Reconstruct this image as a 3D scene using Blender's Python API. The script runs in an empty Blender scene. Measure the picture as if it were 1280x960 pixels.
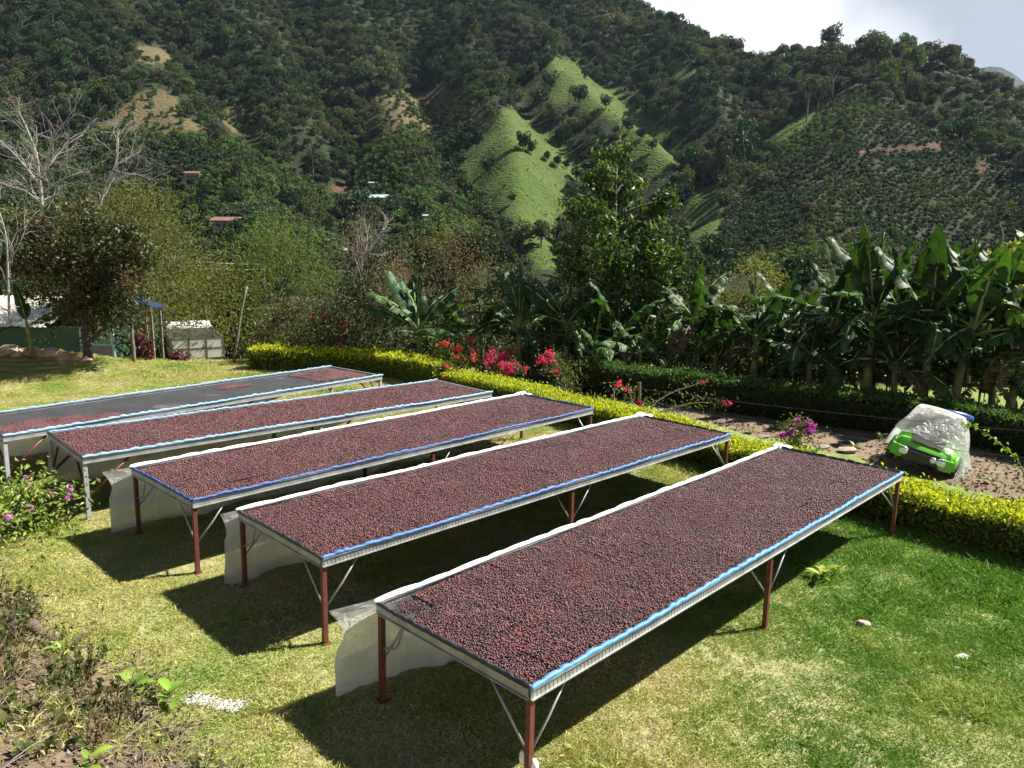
import bpy, math, random
import numpy as np
from mathutils import Vector, Matrix

# ------------------------------------------------------------------ camera, sky, sun, exposure
SC = bpy.context.scene
COL = SC.collection
F_PX, PITCH, ROLL, CAM_H = 968.86, 0.1815, 0.0109, 4.0693
GX, GY = -0.0099, 0.0011
_c, _s, _cr, _sr = math.cos(PITCH), math.sin(PITCH), math.cos(ROLL), math.sin(ROLL)
cam_d = bpy.data.cameras.new('camera')
cam_d.sensor_width = 36.0
cam_d.lens = F_PX / 1280 * 36.0
cam_d.clip_end = 9000
cam = bpy.data.objects.new('camera', cam_d)
COL.objects.link(cam)
_X = Vector((_cr, _sr * _s, _sr * _c))
_D = Vector((_sr, -_cr * _s, -_cr * _c))
_F = Vector((0, _c, -_s))
_m = Matrix.Identity(4)
for _i in range(3):
    _m[_i][0] = _X[_i]; _m[_i][1] = -_D[_i]; _m[_i][2] = -_F[_i]
_m[2][3] = CAM_H
cam.matrix_world = _m
SC.camera = cam

SUN_AZ, SUN_EL = math.radians(15.5), math.radians(47.5)
w = bpy.data.worlds.new('World'); SC.world = w; w.use_nodes = True
nt = w.node_tree; nt.nodes.clear()
N = nt.nodes.new
out = N('ShaderNodeOutputWorld'); bg = N('ShaderNodeBackground')
sky = N('ShaderNodeTexSky'); sky.sky_type = 'NISHITA'; sky.sun_disc = False
sky.sun_elevation = SUN_EL; sky.sun_rotation = math.pi / 2 - SUN_AZ
sky.altitude = 2800; sky.dust_density = 0.3; sky.air_density = 0.5
tc = N('ShaderNodeTexCoord')
mp = N('ShaderNodeMapping'); mp.inputs['Scale'].default_value = (1.0, 1.0, 2.2)
mp.inputs['Location'].default_value = (0.35, 0.1, 0.0)
ns = N('ShaderNodeTexNoise'); ns.inputs['Scale'].default_value = 2.1
ns.inputs['Detail'].default_value = 6; ns.inputs['Roughness'].default_value = 0.55
sep = N('ShaderNodeSeparateXYZ')
low = N('ShaderNodeMapRange'); low.inputs['From Min'].default_value = 0.30
low.inputs['From Max'].default_value = 0.46; low.inputs['To Min'].default_value = 0.42; low.inputs['To Max'].default_value = -0.22
add = N('ShaderNodeMath'); add.operation = 'ADD'
cr = N('ShaderNodeMapRange'); cr.interpolation_type = 'SMOOTHSTEP'
cr.inputs['From Min'].default_value = 0.50; cr.inputs['From Max'].default_value = 0.66
# cloud tone: bright tops, grey bellies
ns2 = N('ShaderNodeTexNoise'); ns2.inputs['Scale'].default_value = 1.7; ns2.inputs['Detail'].default_value = 5
mp2 = N('ShaderNodeMapping'); mp2.inputs['Location'].default_value = (0.08, 2.15, 0.7); mp2.inputs['Scale'].default_value = (1.3, 1.3, 1.0)
tone = N('ShaderNodeValToRGB')
tone.color_ramp.elements[0].position = 0.40; tone.color_ramp.elements[0].color = (0.46, 0.49, 0.55, 1)
tone.color_ramp.elements[1].position = 0.52; tone.color_ramp.elements[1].color = (1, 1, 1, 1)
tv = N('ShaderNodeVectorMath'); tv.operation = 'SCALE'; tv.inputs['Scale'].default_value = 8.0
mixc = N('ShaderNodeMix'); mixc.data_type = 'RGBA'
L_ = nt.links.new
L_(tc.outputs['Generated'], mp.inputs['Vector']); L_(mp.outputs['Vector'], ns.inputs['Vector'])
L_(tc.outputs['Generated'], sep.inputs[0]); L_(sep.outputs['Z'], low.inputs['Value'])
L_(ns.outputs['Fac'], add.inputs[0]); L_(low.outputs[0], add.inputs[1]); L_(add.outputs[0], cr.inputs['Value'])
L_(tc.outputs['Generated'], mp2.inputs['Vector']); L_(mp2.outputs['Vector'], ns2.inputs['Vector'])
L_(ns2.outputs['Fac'], tone.inputs['Fac']); L_(tone.outputs['Color'], tv.inputs[0])
L_(sky.outputs['Color'], mixc.inputs['A']); L_(tv.outputs['Vector'], mixc.inputs['B']); L_(cr.outputs[0], mixc.inputs['Factor'])
L_(mixc.outputs['Result'], bg.inputs['Color']); bg.inputs['Strength'].default_value = 0.05
L_(bg.outputs[0], out.inputs['Surface'])

sd = bpy.data.lights.new('sun', 'SUN'); sd.energy = 5.0; sd.angle = math.radians(0.53); sd.color = (1.0, 0.955, 0.87)
sun = bpy.data.objects.new('sun', sd); COL.objects.link(sun)
_sd = Vector((math.cos(SUN_EL) * math.cos(SUN_AZ), math.cos(SUN_EL) * math.sin(SUN_AZ), math.sin(SUN_EL)))
sun.rotation_euler = _sd.to_track_quat('Z', 'Y').to_euler()
sun.location = (20, 5, 30)

vs = SC.view_settings
vs.view_transform = 'Standard'; vs.look = 'None'; vs.gamma = 1.0; vs.use_curve_mapping = False
vs.exposure = 1.5
cy = SC.cycles
cy.max_bounces = 6; cy.diffuse_bounces = 2; cy.glossy_bounces = 2; cy.transmission_bounces = 4
cy.transparent_max_bounces = 8; cy.volume_bounces = 0
cy.caustics_reflective = False; cy.caustics_refractive = False
cy.use_adaptive_sampling = True; cy.adaptive_threshold = 0.015
cy.use_denoising = True

# ------------------------------------------------------------------ helpers
R = random.Random(11)
rng = np.random.default_rng(11)

def ray(u, v):
    a0, a1 = (u - 640) / F_PX, (v - 480) / F_PX
    x = a0 * _cr + a1 * _sr; z = a0 * _sr - a1 * _cr
    return np.array([x, _c + z * _s, -_s + z * _c])
def P(u, v, z=0.0):                     # point of the photograph's line of sight at height z
    d = ray(u, v); t = (z - CAM_H) / d[2]
    return np.array([0, 0, CAM_H]) + t * d
def Pd(u, v, Y):                        # ... at depth Y
    d = ray(u, v); return np.array([0, 0, CAM_H]) + d * (Y / d[1])
def Pr(u, v, r):                        # ... at horizontal distance r
    d = ray(u, v); return np.array([0, 0, CAM_H]) + d * (r / math.hypot(d[0], d[1]))
def proj(p):
    p = np.atleast_2d(p) - np.array([0, 0, CAM_H])
    x = p[:, 0]; y = p[:, 1] * _c - p[:, 2] * _s; z = p[:, 1] * _s + p[:, 2] * _c
    y = np.where(y > 0.1, y, 0.1)
    a, b = x / y, -z / y
    return np.stack([640 + F_PX * (a * _cr - b * _sr), 480 + F_PX * (a * _sr + b * _cr)], 1)
def inpoly(u, v, poly):
    c = np.zeros(len(u), bool); n = len(poly)
    for i in range(n):
        x0, y0 = poly[i]; x1, y1 = poly[(i + 1) % n]
        if y0 == y1: continue
        k = ((y0 > v) != (y1 > v)) & (u < (x1 - x0) * (v - y0) / (y1 - y0) + x0)
        c ^= k
    return c

def _hash(ix, iy, s):
    h = (ix.astype(np.int64) * 374761393 + iy.astype(np.int64) * 668265263 + s * 974634777) & 0xffffffff
    h = ((h ^ (h >> 13)) * 1274126177) & 0xffffffff
    return ((h ^ (h >> 16)) & 0xffff) / 65535.0
def vnoise(x, y, s=0):
    ix, iy = np.floor(x), np.floor(y); fx, fy = x - ix, y - iy
    fx = fx * fx * (3 - 2 * fx); fy = fy * fy * (3 - 2 * fy)
    a = _hash(ix, iy, s); b = _hash(ix + 1, iy, s); c = _hash(ix, iy + 1, s); d = _hash(ix + 1, iy + 1, s)
    return (a * (1 - fx) + b * fx) * (1 - fy) + (c * (1 - fx) + d * fx) * fy
def fbm(x, y, s=0, o=4):
    t = 0; a = 0.5; n = 0
    for i in range(o):
        t = t + a * vnoise(x * 2 ** i + 17.3 * i, y * 2 ** i - 9.1 * i, s + i); n += a; a *= 0.5
    return t / n

def smooth(a, b, x):
    t = np.clip((x - a) / (b - a), 0, 1); return t * t * (3 - 2 * t)

# ---- meshes
def mesh_np(name, V, Fq, cols=None, smooth_=False):
    """V (n,3); Fq (m,k) one polygon size, or a list of such arrays; cols per vertex (n,3)"""
    me = bpy.data.meshes.new(name)
    V = np.asarray(V, np.float32)
    if not isinstance(Fq, (list, tuple)): Fq = [Fq]
    Fq = [np.asarray(f, np.int32) for f in Fq if len(f)]
    me.vertices.add(len(V)); me.vertices.foreach_set('co', V.ravel())
    loops = np.concatenate([f.ravel() for f in Fq]); tot = np.concatenate([np.full(len(f), f.shape[1], np.int32) for f in Fq])
    st = np.concatenate([[0], np.cumsum(tot)[:-1]]).astype(np.int32)
    me.loops.add(len(loops)); me.loops.foreach_set('vertex_index', loops)
    me.polygons.add(len(tot)); me.polygons.foreach_set('loop_start', st)
    me.polygons.foreach_set('use_smooth', np.full(len(tot), smooth_, bool))
    if cols is not None:
        a = me.color_attributes.new('Col', 'FLOAT_COLOR', 'POINT')
        c = np.ones((len(V), 4), np.float32); c[:, :3] = cols
        a.data.foreach_set('color', c.ravel())
    me.update(calc_edges=True)
    return me

class MB:
    def __init__(s): s.v = []; s.f = {}; s.c = []; s.n = 0; s.col = (1, 1, 1)
    def add(s, V, F, col=None):
        V = np.asarray(V, float); F = np.asarray(F, int)
        s.v.append(V); s.f.setdefault(F.shape[1], []).append(F + s.n); s.n += len(V)
        c = np.empty((len(V), 3)); c[:] = s.col if col is None else col
        s.c.append(c); return s
    def box(s, c, size, M=None, col=None):
        h = np.array(size) / 2.0
        V = np.array([[x, y, z] for x in (-1, 1) for y in (-1, 1) for z in (-1, 1)]) * h
        if M is not None: V = V @ np.array(M.to_3x3()).T
        V = V + np.array(c)
        return s.add(V, [[0, 1, 3, 2], [4, 6, 7, 5], [0, 4, 5, 1], [2, 3, 7, 6], [0, 2, 6, 4], [1, 5, 7, 3]], col)
    def tube(s, pts, rad, n=6, caps=True, col=None, flat=1.0):
        pts = np.asarray(pts, float); m = len(pts); rad = np.broadcast_to(np.asarray(rad, float), (m,))
        T = np.gradient(pts, axis=0); T /= np.linalg.norm(T, axis=1, keepdims=True) + 1e-9
        ref = np.array([0, 0, 1.0]) if abs(T[:, 2]).mean() < 0.8 else np.array([1.0, 0, 0])
        A = np.cross(T, ref); A /= np.linalg.norm(A, axis=1, keepdims=True) + 1e-9
        B = np.cross(T, A)
        an = np.linspace(0, 2 * math.pi, n, endpoint=False)
        V = pts[:, None] + rad[:, None, None] * (np.cos(an)[None, :, None] * A[:, None] + flat * np.sin(an)[None, :, None] * B[:, None])
        i = np.arange(m - 1)[:, None] * n; j = np.arange(n)[None]; k = (j + 1) % n
        Fq = np.stack([i + j, i + k, i + n + k, i + n + j], -1).reshape(-1, 4)
        if col is not None and np.ndim(col) == 2: col = np.repeat(np.asarray(col), n, 0)
        b = s.n
        s.add(V.reshape(-1, 3), Fq, col)
        if caps:
            s.f.setdefault(n, []).append(np.array([list(range(b + n - 1, b - 1, -1)), list(range(b + (m - 1) * n, b + m * n))]))
        return s
    def grid(s, V, col=None):           # V (a,b,3)
        V = np.asarray(V); a, b = V.shape[:2]
        i = np.arange(a - 1)[:, None] * b; j = np.arange(b - 1)[None]
        Fq = np.stack([i + j, i + b + j, i + b + j + 1, i + j + 1], -1).reshape(-1, 4)
        if col is not None and np.ndim(col) == 3: col = np.asarray(col).reshape(-1, 3)
        return s.add(V.reshape(-1, 3), Fq, col)
    def blob(s, c, r, sub=2, jit=0.12, seed=0, col=None, flat=(1, 1, 1), chips=6, lo=.72):
        V, Fq = ICO[sub]
        g = np.random.default_rng(seed)
        d = g.normal(size=(5, 3)); ph = g.uniform(0, 6, 5)
        n = sum(np.sin(V @ d[i] * 1.6 + ph[i]) for i in range(5)) / 5
        # chip a few flat facets off so a rock reads as broken stone
        W = V * (1 + jit * n)[:, None]
        for i in range(chips):
            q = g.normal(size=3); q /= np.linalg.norm(q); lim = g.uniform(lo, .95)
            t = W @ q; W = W - np.where(t > lim, t - lim, 0)[:, None] * q
        return s.add(W * np.array(flat) * r + np.array(c), Fq, col)
    def mesh(s, name, smooth_=False):
        return mesh_np(name, np.concatenate(s.v), [np.concatenate(f) for f in s.f.values()], np.concatenate(s.c), smooth_)
    def build(s, name, m, parent=None, smooth_=False, loc=None):
        return obj(name, s.mesh(name, smooth_), m, parent, loc)

def _ico(sub):
    import bmesh
    bm = bmesh.new(); bmesh.ops.create_icosphere(bm, subdivisions=sub, radius=1)
    V = np.array([v.co[:] for v in bm.verts]); Fq = np.array([[v.index for v in f.verts] for f in bm.faces]); bm.free()
    return V, Fq
ICO = {i: _ico(i) for i in (1, 2, 3)}

def obj(name, me, m, parent=None, loc=None):
    o = bpy.data.objects.new(name, me); COL.objects.link(o)
    if m is not None: me.materials.append(m) if not me.materials else None
    if parent is not None: o.parent = parent
    if loc is not None: o.location = loc
    return o
def tag(o, label=None, cat=None, group=None, kind=None):
    if label: o['label'] = label
    if cat: o['category'] = cat
    if group: o['group'] = group
    if kind: o['kind'] = kind
    return o
def thing(name, label, cat, loc=(0, 0, 0), rz=0.0, group=None):
    o = bpy.data.objects.new(name, None); COL.objects.link(o); o.empty_display_size = 0.2
    o.location = tuple(float(q) for q in loc); o.rotation_euler = (0, 0, rz)
    return tag(o, label, cat, group)

# ---- materials
MATS = {}
def pm(name, col, rough=0.6, metal=0.0, var=0.18, scale=6.0, bump=0.0, bscale=40.0, spec=0.5, use_col=False, col2=None, wear=None):
    """procedural Principled: colour broken up by noise, optional bump, optional second colour in patches"""
    if name in MATS: return MATS[name]
    m = bpy.data.materials.new(name); m.use_nodes = True; t = m.node_tree; b = t.nodes['Principled BSDF']
    b.inputs['Roughness'].default_value = rough; b.inputs['Metallic'].default_value = metal
    b.inputs['Specular IOR Level'].default_value = spec
    tc = t.nodes.new('ShaderNodeTexCoord'); n = t.nodes.new('ShaderNodeTexNoise'); n.inputs['Scale'].default_value = scale
    n.inputs['Detail'].default_value = 5; n.inputs['Roughness'].default_value = 0.65
    t.links.new(tc.outputs['Object'], n.inputs['Vector'])
    r = t.nodes.new('ShaderNodeValToRGB'); e = r.color_ramp.elements
    e[0].position = 0.32; e[1].position = 0.68
    c2 = col if col2 is None else col2
    e[0].color = (*[max(0, c * (1 - var)) for c in col], 1); e[1].color = (*[min(1, c * (1 + var)) for c in c2], 1)
    t.links.new(n.outputs['Fac'], r.inputs['Fac'])
    src = r.outputs['Color']
    if use_col:
        a = t.nodes.new('ShaderNodeVertexColor'); a.layer_name = 'Col'
        mx = t.nodes.new('ShaderNodeMix'); mx.data_type = 'RGBA'; mx.blend_type = 'MULTIPLY'; mx.inputs['Factor'].default_value = 1
        t.links.new(src, mx.inputs['A']); t.links.new(a.outputs['Color'], mx.inputs['B']); src = mx.outputs['Result']
    if wear:                                # (colour, noise scale, threshold)
        n3 = t.nodes.new('ShaderNodeTexNoise'); n3.inputs['Scale'].default_value = wear[1]; n3.inputs['Detail'].default_value = 6
        t.links.new(tc.outputs['Object'], n3.inputs['Vector'])
        mr = t.nodes.new('ShaderNodeMapRange'); mr.inputs['From Min'].default_value = wear[2]; mr.inputs['From Max'].default_value = wear[2] + .08
        t.links.new(n3.outputs['Fac'], mr.inputs['Value'])
        mx = t.nodes.new('ShaderNodeMix'); mx.data_type = 'RGBA'; t.links.new(mr.outputs[0], mx.inputs['Factor'])
        t.links.new(src, mx.inputs['A']); mx.inputs['B'].default_value = (*wear[0], 1); src = mx.outputs['Result']
    t.links.new(src, b.inputs['Base Color'])
    if bump:
        n2 = t.nodes.new('ShaderNodeTexNoise'); n2.inputs['Scale'].default_value = bscale; n2.inputs['Detail'].default_value = 4
        t.links.new(tc.outputs['Object'], n2.inputs['Vector'])
        bp = t.nodes.new('ShaderNodeBump'); bp.inputs['Strength'].default_value = bump; bp.inputs['Distance'].default_value = 0.02
        t.links.new(n2.outputs['Fac'], bp.inputs['Height']); t.links.new(bp.outputs[0], b.inputs['Normal'])
    MATS[name] = m; return m

def leafmat(name, rough=0.45, trans=0.35, spec=0.4, tint=(1.25, 1.35, 0.6), rand=0.25):
    """leaf: gloss + light shining through; colour from the leaf's own colour and the plant's random tint"""
    if name in MATS: return MATS[name]
    m = bpy.data.materials.new(name); m.use_nodes = True; t = m.node_tree; b = t.nodes['Principled BSDF']
    b.inputs['Roughness'].default_value = rough; b.inputs['Specular IOR Level'].default_value = spec
    a = t.nodes.new('ShaderNodeVertexColor'); a.layer_name = 'Col'
    oi = t.nodes.new('ShaderNodeObjectInfo')
    hs = t.nodes.new('ShaderNodeHueSaturation')
    mr = t.nodes.new('ShaderNodeMapRange'); mr.inputs['To Min'].default_value = 1 - rand; mr.inputs['To Max'].default_value = 1 + rand
    t.links.new(oi.outputs['Random'], mr.inputs['Value']); t.links.new(mr.outputs[0], hs.inputs['Value'])
    m2 = t.nodes.new('ShaderNodeMath'); m2.operation = 'FRACT'; m1 = t.nodes.new('ShaderNodeMath'); m1.operation = 'MULTIPLY'; m1.inputs[1].default_value = 7.31
    t.links.new(oi.outputs['Random'], m1.inputs[0]); t.links.new(m1.outputs[0], m2.inputs[0])
    mh = t.nodes.new('ShaderNodeMapRange'); mh.inputs['To Min'].default_value = 0.5 - 0.008 * rand / .25; mh.inputs['To Max'].default_value = 0.5 + 0.024 * rand / .25
    t.links.new(m2.outputs[0], mh.inputs['Value']); t.links.new(mh.outputs[0], hs.inputs['Hue'])
    t.links.new(a.outputs['Color'], hs.inputs['Color']); t.links.new(hs.outputs['Color'], b.inputs['Base Color'])
    tr = t.nodes.new('ShaderNodeBsdfTranslucent'); mu = t.nodes.new('ShaderNodeMix'); mu.data_type = 'RGBA'; mu.blend_type = 'MULTIPLY'
    mu.inputs['Factor'].default_value = 1; mu.inputs['B'].default_value = (*tint, 1)
    t.links.new(hs.outputs['Color'], mu.inputs['A']); t.links.new(mu.outputs['Result'], tr.inputs['Color'])
    mx = t.nodes.new('ShaderNodeMixShader'); mx.inputs['Fac'].default_value = trans
    o = t.nodes['Material Output']
    t.links.new(b.outputs[0], mx.inputs[1]); t.links.new(tr.outputs[0], mx.inputs[2]); t.links.new(mx.outputs[0], o.inputs['Surface'])
    MATS[name] = m; return m

# ---- leaves and scatter
def unit(v): return v / (np.linalg.norm(v, axis=-1, keepdims=True) + 1e-9)
def leaf_quads(C, size, cols, g, aspect=0.42, dirs=None, spread=1.0, fold=0.18, lift=0.0):
    """many small folded leaves: (V, F, colours)"""
    n = len(C); size = np.broadcast_to(np.asarray(size, float), (n,))[:, None]
    d = g.normal(size=(n, 3)) * spread
    if dirs is not None: d = d + dirs
    d[:, 2] += lift
    d = unit(d); q = unit(np.cross(d, g.normal(size=(n, 3)))); nn = np.cross(d, q)
    base = C - d * size * 0.5
    l = base + d * size * 0.48 + q * size * aspect * 0.5 + nn * size * fold
    r = base + d * size * 0.48 - q * size * aspect * 0.5 + nn * size * fold
    tip = base + d * size - nn * size * fold * 0.3
    V = np.stack([base, r, tip, l], 1).reshape(-1, 3)
    return V, np.arange(4 * n).reshape(-1, 4), np.repeat(cols, 4, 0)
def palette(g, n, cols, jitter=0.15):
    cols = np.asarray(cols, float); k = g.integers(0, len(cols), n); t = g.random((n, 1)); k2 = g.integers(0, len(cols), n)
    c = cols[k] * t + cols[k2] * (1 - t)
    return np.clip(c * (1 + g.uniform(-jitter, jitter, (n, 1))), 0.003, 0.95)

def scatter(name, pts, rot, scl, variants, parent=None, seed=0, idx=None):
    """one object whose points carry instances of the variant meshes"""
    n = len(pts)
    me = bpy.data.meshes.new(name); me.vertices.add(n); me.vertices.foreach_set('co', np.asarray(pts, np.float32).ravel())
    a = me.attributes.new('irot', 'FLOAT_VECTOR', 'POINT'); a.data.foreach_set('vector', np.asarray(rot, np.float32).ravel())
    a = me.attributes.new('iscl', 'FLOAT_VECTOR', 'POINT'); a.data.foreach_set('vector', np.asarray(scl, np.float32).ravel())
    a = me.attributes.new('iidx', 'INT', 'POINT'); a.data.foreach_set('value', (np.random.default_rng(seed).integers(0, len(variants), n) if idx is None else np.asarray(idx)).astype(np.int32))
    o = obj(name, me, None, parent)
    for v in variants:
        for mm in v.data.materials:
            if mm.name not in [q.name for q in me.materials if q]: me.materials.append(mm)
    c = bpy.data.collections.new(name + '_kinds')
    for v in variants: c.objects.link(v)
    ng = bpy.data.node_groups.new(name, 'GeometryNodeTree')
    ng.interface.new_socket('Geometry', in_out='INPUT', socket_type='NodeSocketGeometry')
    ng.interface.new_socket('Geometry', in_out='OUTPUT', socket_type='NodeSocketGeometry')
    Nn = ng.nodes.new
    gi, go = Nn('NodeGroupInput'), Nn('NodeGroupOutput'); ip = Nn('GeometryNodeInstanceOnPoints'); ci = Nn('GeometryNodeCollectionInfo')
    ci.inputs['Collection'].default_value = c; ci.inputs['Separate Children'].default_value = True; ci.inputs['Reset Children'].default_value = True
    def na(nm, ty):
        q = Nn('GeometryNodeInputNamedAttribute'); q.data_type = ty; q.inputs['Name'].default_value = nm; return q.outputs['Attribute']
    e = Nn('FunctionNodeEulerToRotation')
    lk = ng.links.new
    lk(gi.outputs[0], ip.inputs['Points']); lk(ci.outputs[0], ip.inputs['Instance']); ip.inputs['Pick Instance'].default_value = True
    lk(na('iidx', 'INT'), ip.inputs['Instance Index']); lk(na('irot', 'FLOAT_VECTOR'), e.inputs[0]); lk(e.outputs[0], ip.inputs['Rotation'])
    lk(na('iscl', 'FLOAT_VECTOR'), ip.inputs['Scale']); lk(ip.outputs[0], go.inputs[0])
    md = o.modifiers.new('scatter', 'NODES'); md.node_group = ng
    return o
def variant(name, me, m):
    o = bpy.data.objects.new(name, me)
    if not me.materials: me.materials.append(m)
    return o
# ------------------------------------------------------------------ terrain
RIDGES = [  # (side slope, rounding, [(u, v, distance)])  crest lines sighted from the garden
    (0.80, 18, [(-420, -190, 680), (-120, -150, 680), (250, -110, 680), (560, -70, 650), (745, -18, 590), (815, 18, 535), (868, 46, 510),
                (935, 68, 490), (1035, 68, 465), (1085, 52, 440), (1150, 64, 428), (1215, 95, 405), (1280, 116, 395), (1420, 150, 380)]),
    (0.92, 4, [(560, -10, 560), (600, 60, 430), (622, 105, 345), (637, 138, 300), (648, 190, 262), (652, 240, 232), (684, 310, 190), (700, 345, 150)]),
    (0.92, 4, [(640, -10, 540), (670, 30, 455), (706, 76, 385), (765, 124, 350), (848, 190, 312), (875, 250, 270)]),
    (0.85, 5, [(935, 170, 330), (905, 215, 285), (893, 255, 245), (880, 300, 212), (870, 340, 175)]),
    (0.66, 18, [(1085, 80, 420), (1068, 122, 345), (1050, 170, 300), (1025, 250, 232), (1000, 330, 150)]),
    (0.62, 14, [(1068, 122, 345), (1160, 170, 320), (1290, 225, 290), (1400, 250, 270)]),
    (0.80, 12, [(60, -60, 560), (140, 20, 450), (190, 100, 365), (262, 165, 315), (330, 230, 262), (400, 300, 180)]),
    (0.75, 14, [(-300, -60, 520), (-120, 60, 400), (0, 170, 320), (60, 240, 260), (120, 300, 190)]),
    (0.85, 8, [(420, -40, 600), (445, 40, 470), (490, 120, 375), (530, 210, 285), (560, 300, 190)]),
    (0.85, 6, [(840, 40, 500), (885, 100, 430), (920, 150, 372), (940, 205, 320)]),
    (0.75, 10, [(990, 66, 470), (1000, 110, 415), (1000, 150, 370)]),
    (0.70, 14, [(1200, 100, 400), (1250, 165, 350), (1330, 200, 320)]),
    (0.85, 8, [(250, -100, 660), (290, -10, 520), (330, 70, 430), (370, 150, 350)]),
]
RID3 = [(k, r0, np.array([Pr(*q) for q in pts])) for k, r0, pts in RIDGES]

def near_h(x, y):
    z = GX * np.clip(x, -14, 14) + GY * np.clip(y, 0, 30)
    nx, ny = -0.659, -0.753
    d = (x + 7.4) * nx + (y - 10.0) * ny
    d = d + 0.5 * (fbm(x * 0.5, y * 0.5, 5) - 0.5)
    bank = np.where(d > 0, 0.40 * d * smooth(0, 1.2, d), 0)
    bank = np.minimum(bank, 2.0) + smooth(0.2, 1.2, d) * 0.22 * (fbm(x * 1.3, y * 1.3, 3) - 0.5)
    z = z + bank * smooth(4.5, -1.0, x)
    # stony berm by the house on the far left
    u2 = (x + 14.6) / 3.0; v2 = (y - 22.8) / 1.2
    z = z + 0.55 * np.exp(-(u2 ** 2 + v2 ** 2)) + 0.03 * (fbm(x * 0.8, y * 0.8, 8) - 0.5)
    z = z - 1.1 * np.exp(-((x + 11.5) / 4.5) ** 2 - ((y - 28.6) / 2.0) ** 2)
    e = np.maximum(0, y - 26.0 + 0.06 * np.abs(x))
    z = z - 17 * (1 - np.exp(-(e / 24) ** 1.6))
    return z

def H(x, y):
    x = np.asarray(x, float); y = np.asarray(y, float)
    z = near_h(x, y)
    r = np.hypot(x, y)
    far = r > 55
    if np.any(far):
        X, Y = x[far], y[far]
        wx = X + 9 * (fbm(X / 70, Y / 70, 21) - .5); wy = Y + 9 * (fbm(X / 70, Y / 70, 31) - .5)
        zz = np.full(X.shape, -17.0) + 3 * fbm(X / 40, Y / 40, 2)
        for k, r0, pts in RID3:
            bz = np.full(X.shape, -1e9)
            for a, b in zip(pts[:-1], pts[1:]):
                ab = b[:2] - a[:2]; t = np.clip(((wx - a[0]) * ab[0] + (wy - a[1]) * ab[1]) / (ab @ ab), 0, 1)
                d = np.hypot(wx - a[0] - t * ab[0], wy - a[1] - t * ab[1])
                bz = np.maximum(bz, a[2] + t * (b[2] - a[2]) - k * (np.sqrt(d * d + r0 * r0) - r0))
            s = 2.5; m = np.maximum(zz, bz); zz = m + s * np.log(np.exp((zz - m) / s) + np.exp((bz - m) / s)) - s * 0.15
        zz = zz + (6 * (fbm(X / 45, Y / 45, 41) - 0.5) - 9 * np.abs(fbm(X / 60, Y / 60, 141, 3) - .5)) * smooth(90, 250, np.hypot(X, Y))
        t = smooth(55, 110, r[far])
        z = z.copy(); z[far] = z[far] * (1 - t) + zz * t
    return z
def hz(x, y): return float(H(np.array([x]), np.array([y]))[0])
def hill(u, v, r0=70, r1=900):          # where the line of sight meets the hillside
    d = ray(u, v); d = d / math.hypot(d[0], d[1])
    t = np.linspace(r0, r1, 1200); pts = np.array([0, 0, CAM_H]) + t[:, None] * d
    k = np.nonzero(H(pts[:, 0], pts[:, 1]) > pts[:, 2])[0]
    i = k[0] if len(k) else len(t) - 1
    p = pts[i]; p[2] = hz(p[0], p[1]); return p

# land cover on the hillside, by outline
PASTURE = [
    [(628, 136), (650, 138), (690, 172), (738, 213), (728, 224), (705, 222), (712, 252), (692, 278), (705, 335), (668, 336), (645, 290), (622, 256), (572, 214), (582, 190), (610, 165)],
    [(698, 70), (715, 75), (750, 105), (776, 116), (850, 178), (853, 190), (832, 228), (800, 215), (785, 182), (770, 152), (740, 140), (700, 126), (650, 120), (670, 100)],
    [(868, 236), (900, 230), (906, 260), (892, 310), (852, 328), (842, 288)],
    [(972, 165), (1008, 140), (1030, 128), (1016, 152), (985, 175), (966, 180)],
    [(832, 72), (876, 90), (870, 102), (834, 90)],
]
BROWN = [
    [(118, 158), (150, 135), (190, 108), (216, 115), (228, 142), (264, 165), (200, 166), (160, 163)],
    [(165, 50), (210, 65), (216, 82), (170, 76)],
    [(268, 142), (300, 130), (336, 170), (290, 166)],
    [(470, 118), (560, 112), (600, 135), (560, 170), (480, 165)],
]
RED = [[(412, 232), (444, 232), (440, 242), (415, 242)], [(1222, 202), (1234, 203), (1232, 220), (1220, 216)], [(1072, 188), (1165, 180), (1168, 187), (1075, 196)],
       [(1000, 226), (1030, 228), (1028, 236), (1002, 234)], [(1160, 178), (1180, 180), (1172, 190), (1156, 188)]]
COFFEE = [
    [(1070, 114), (1130, 142), (1172, 172), (1290, 222), (1290, 330), (880, 345), (915, 255), (975, 185), (1035, 130)],
    [(-20, 176), (120, 165), (262, 170), (340, 195), (425, 255), (440, 340), (-20, 320)],
    [(450, 190), (560, 130), (600, 160), (575, 215), (640, 290), (660, 335), (470, 320), (440, 240)],
]
def cover(x, y, z):
    q = proj(np.stack([x, y, z], 1)); u, v = q[:, 0], q[:, 1]
    ju = u + 9 * (fbm(x / 9, y / 9, 51) - .5); jv = v + 9 * (fbm(x / 9, y / 9, 61) - .5)
    c = np.zeros(len(x), int)
    for p in COFFEE: c[inpoly(ju, jv, p)] = 1
    for p in BROWN: c[inpoly(ju, jv, p)] = 3
    for p in PASTURE: c[inpoly(ju, jv, p)] = 2
    for p in RED: c[inpoly(u, v, p)] = 4
    c[np.hypot(x, y) < 110] = 5
    return c

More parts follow.
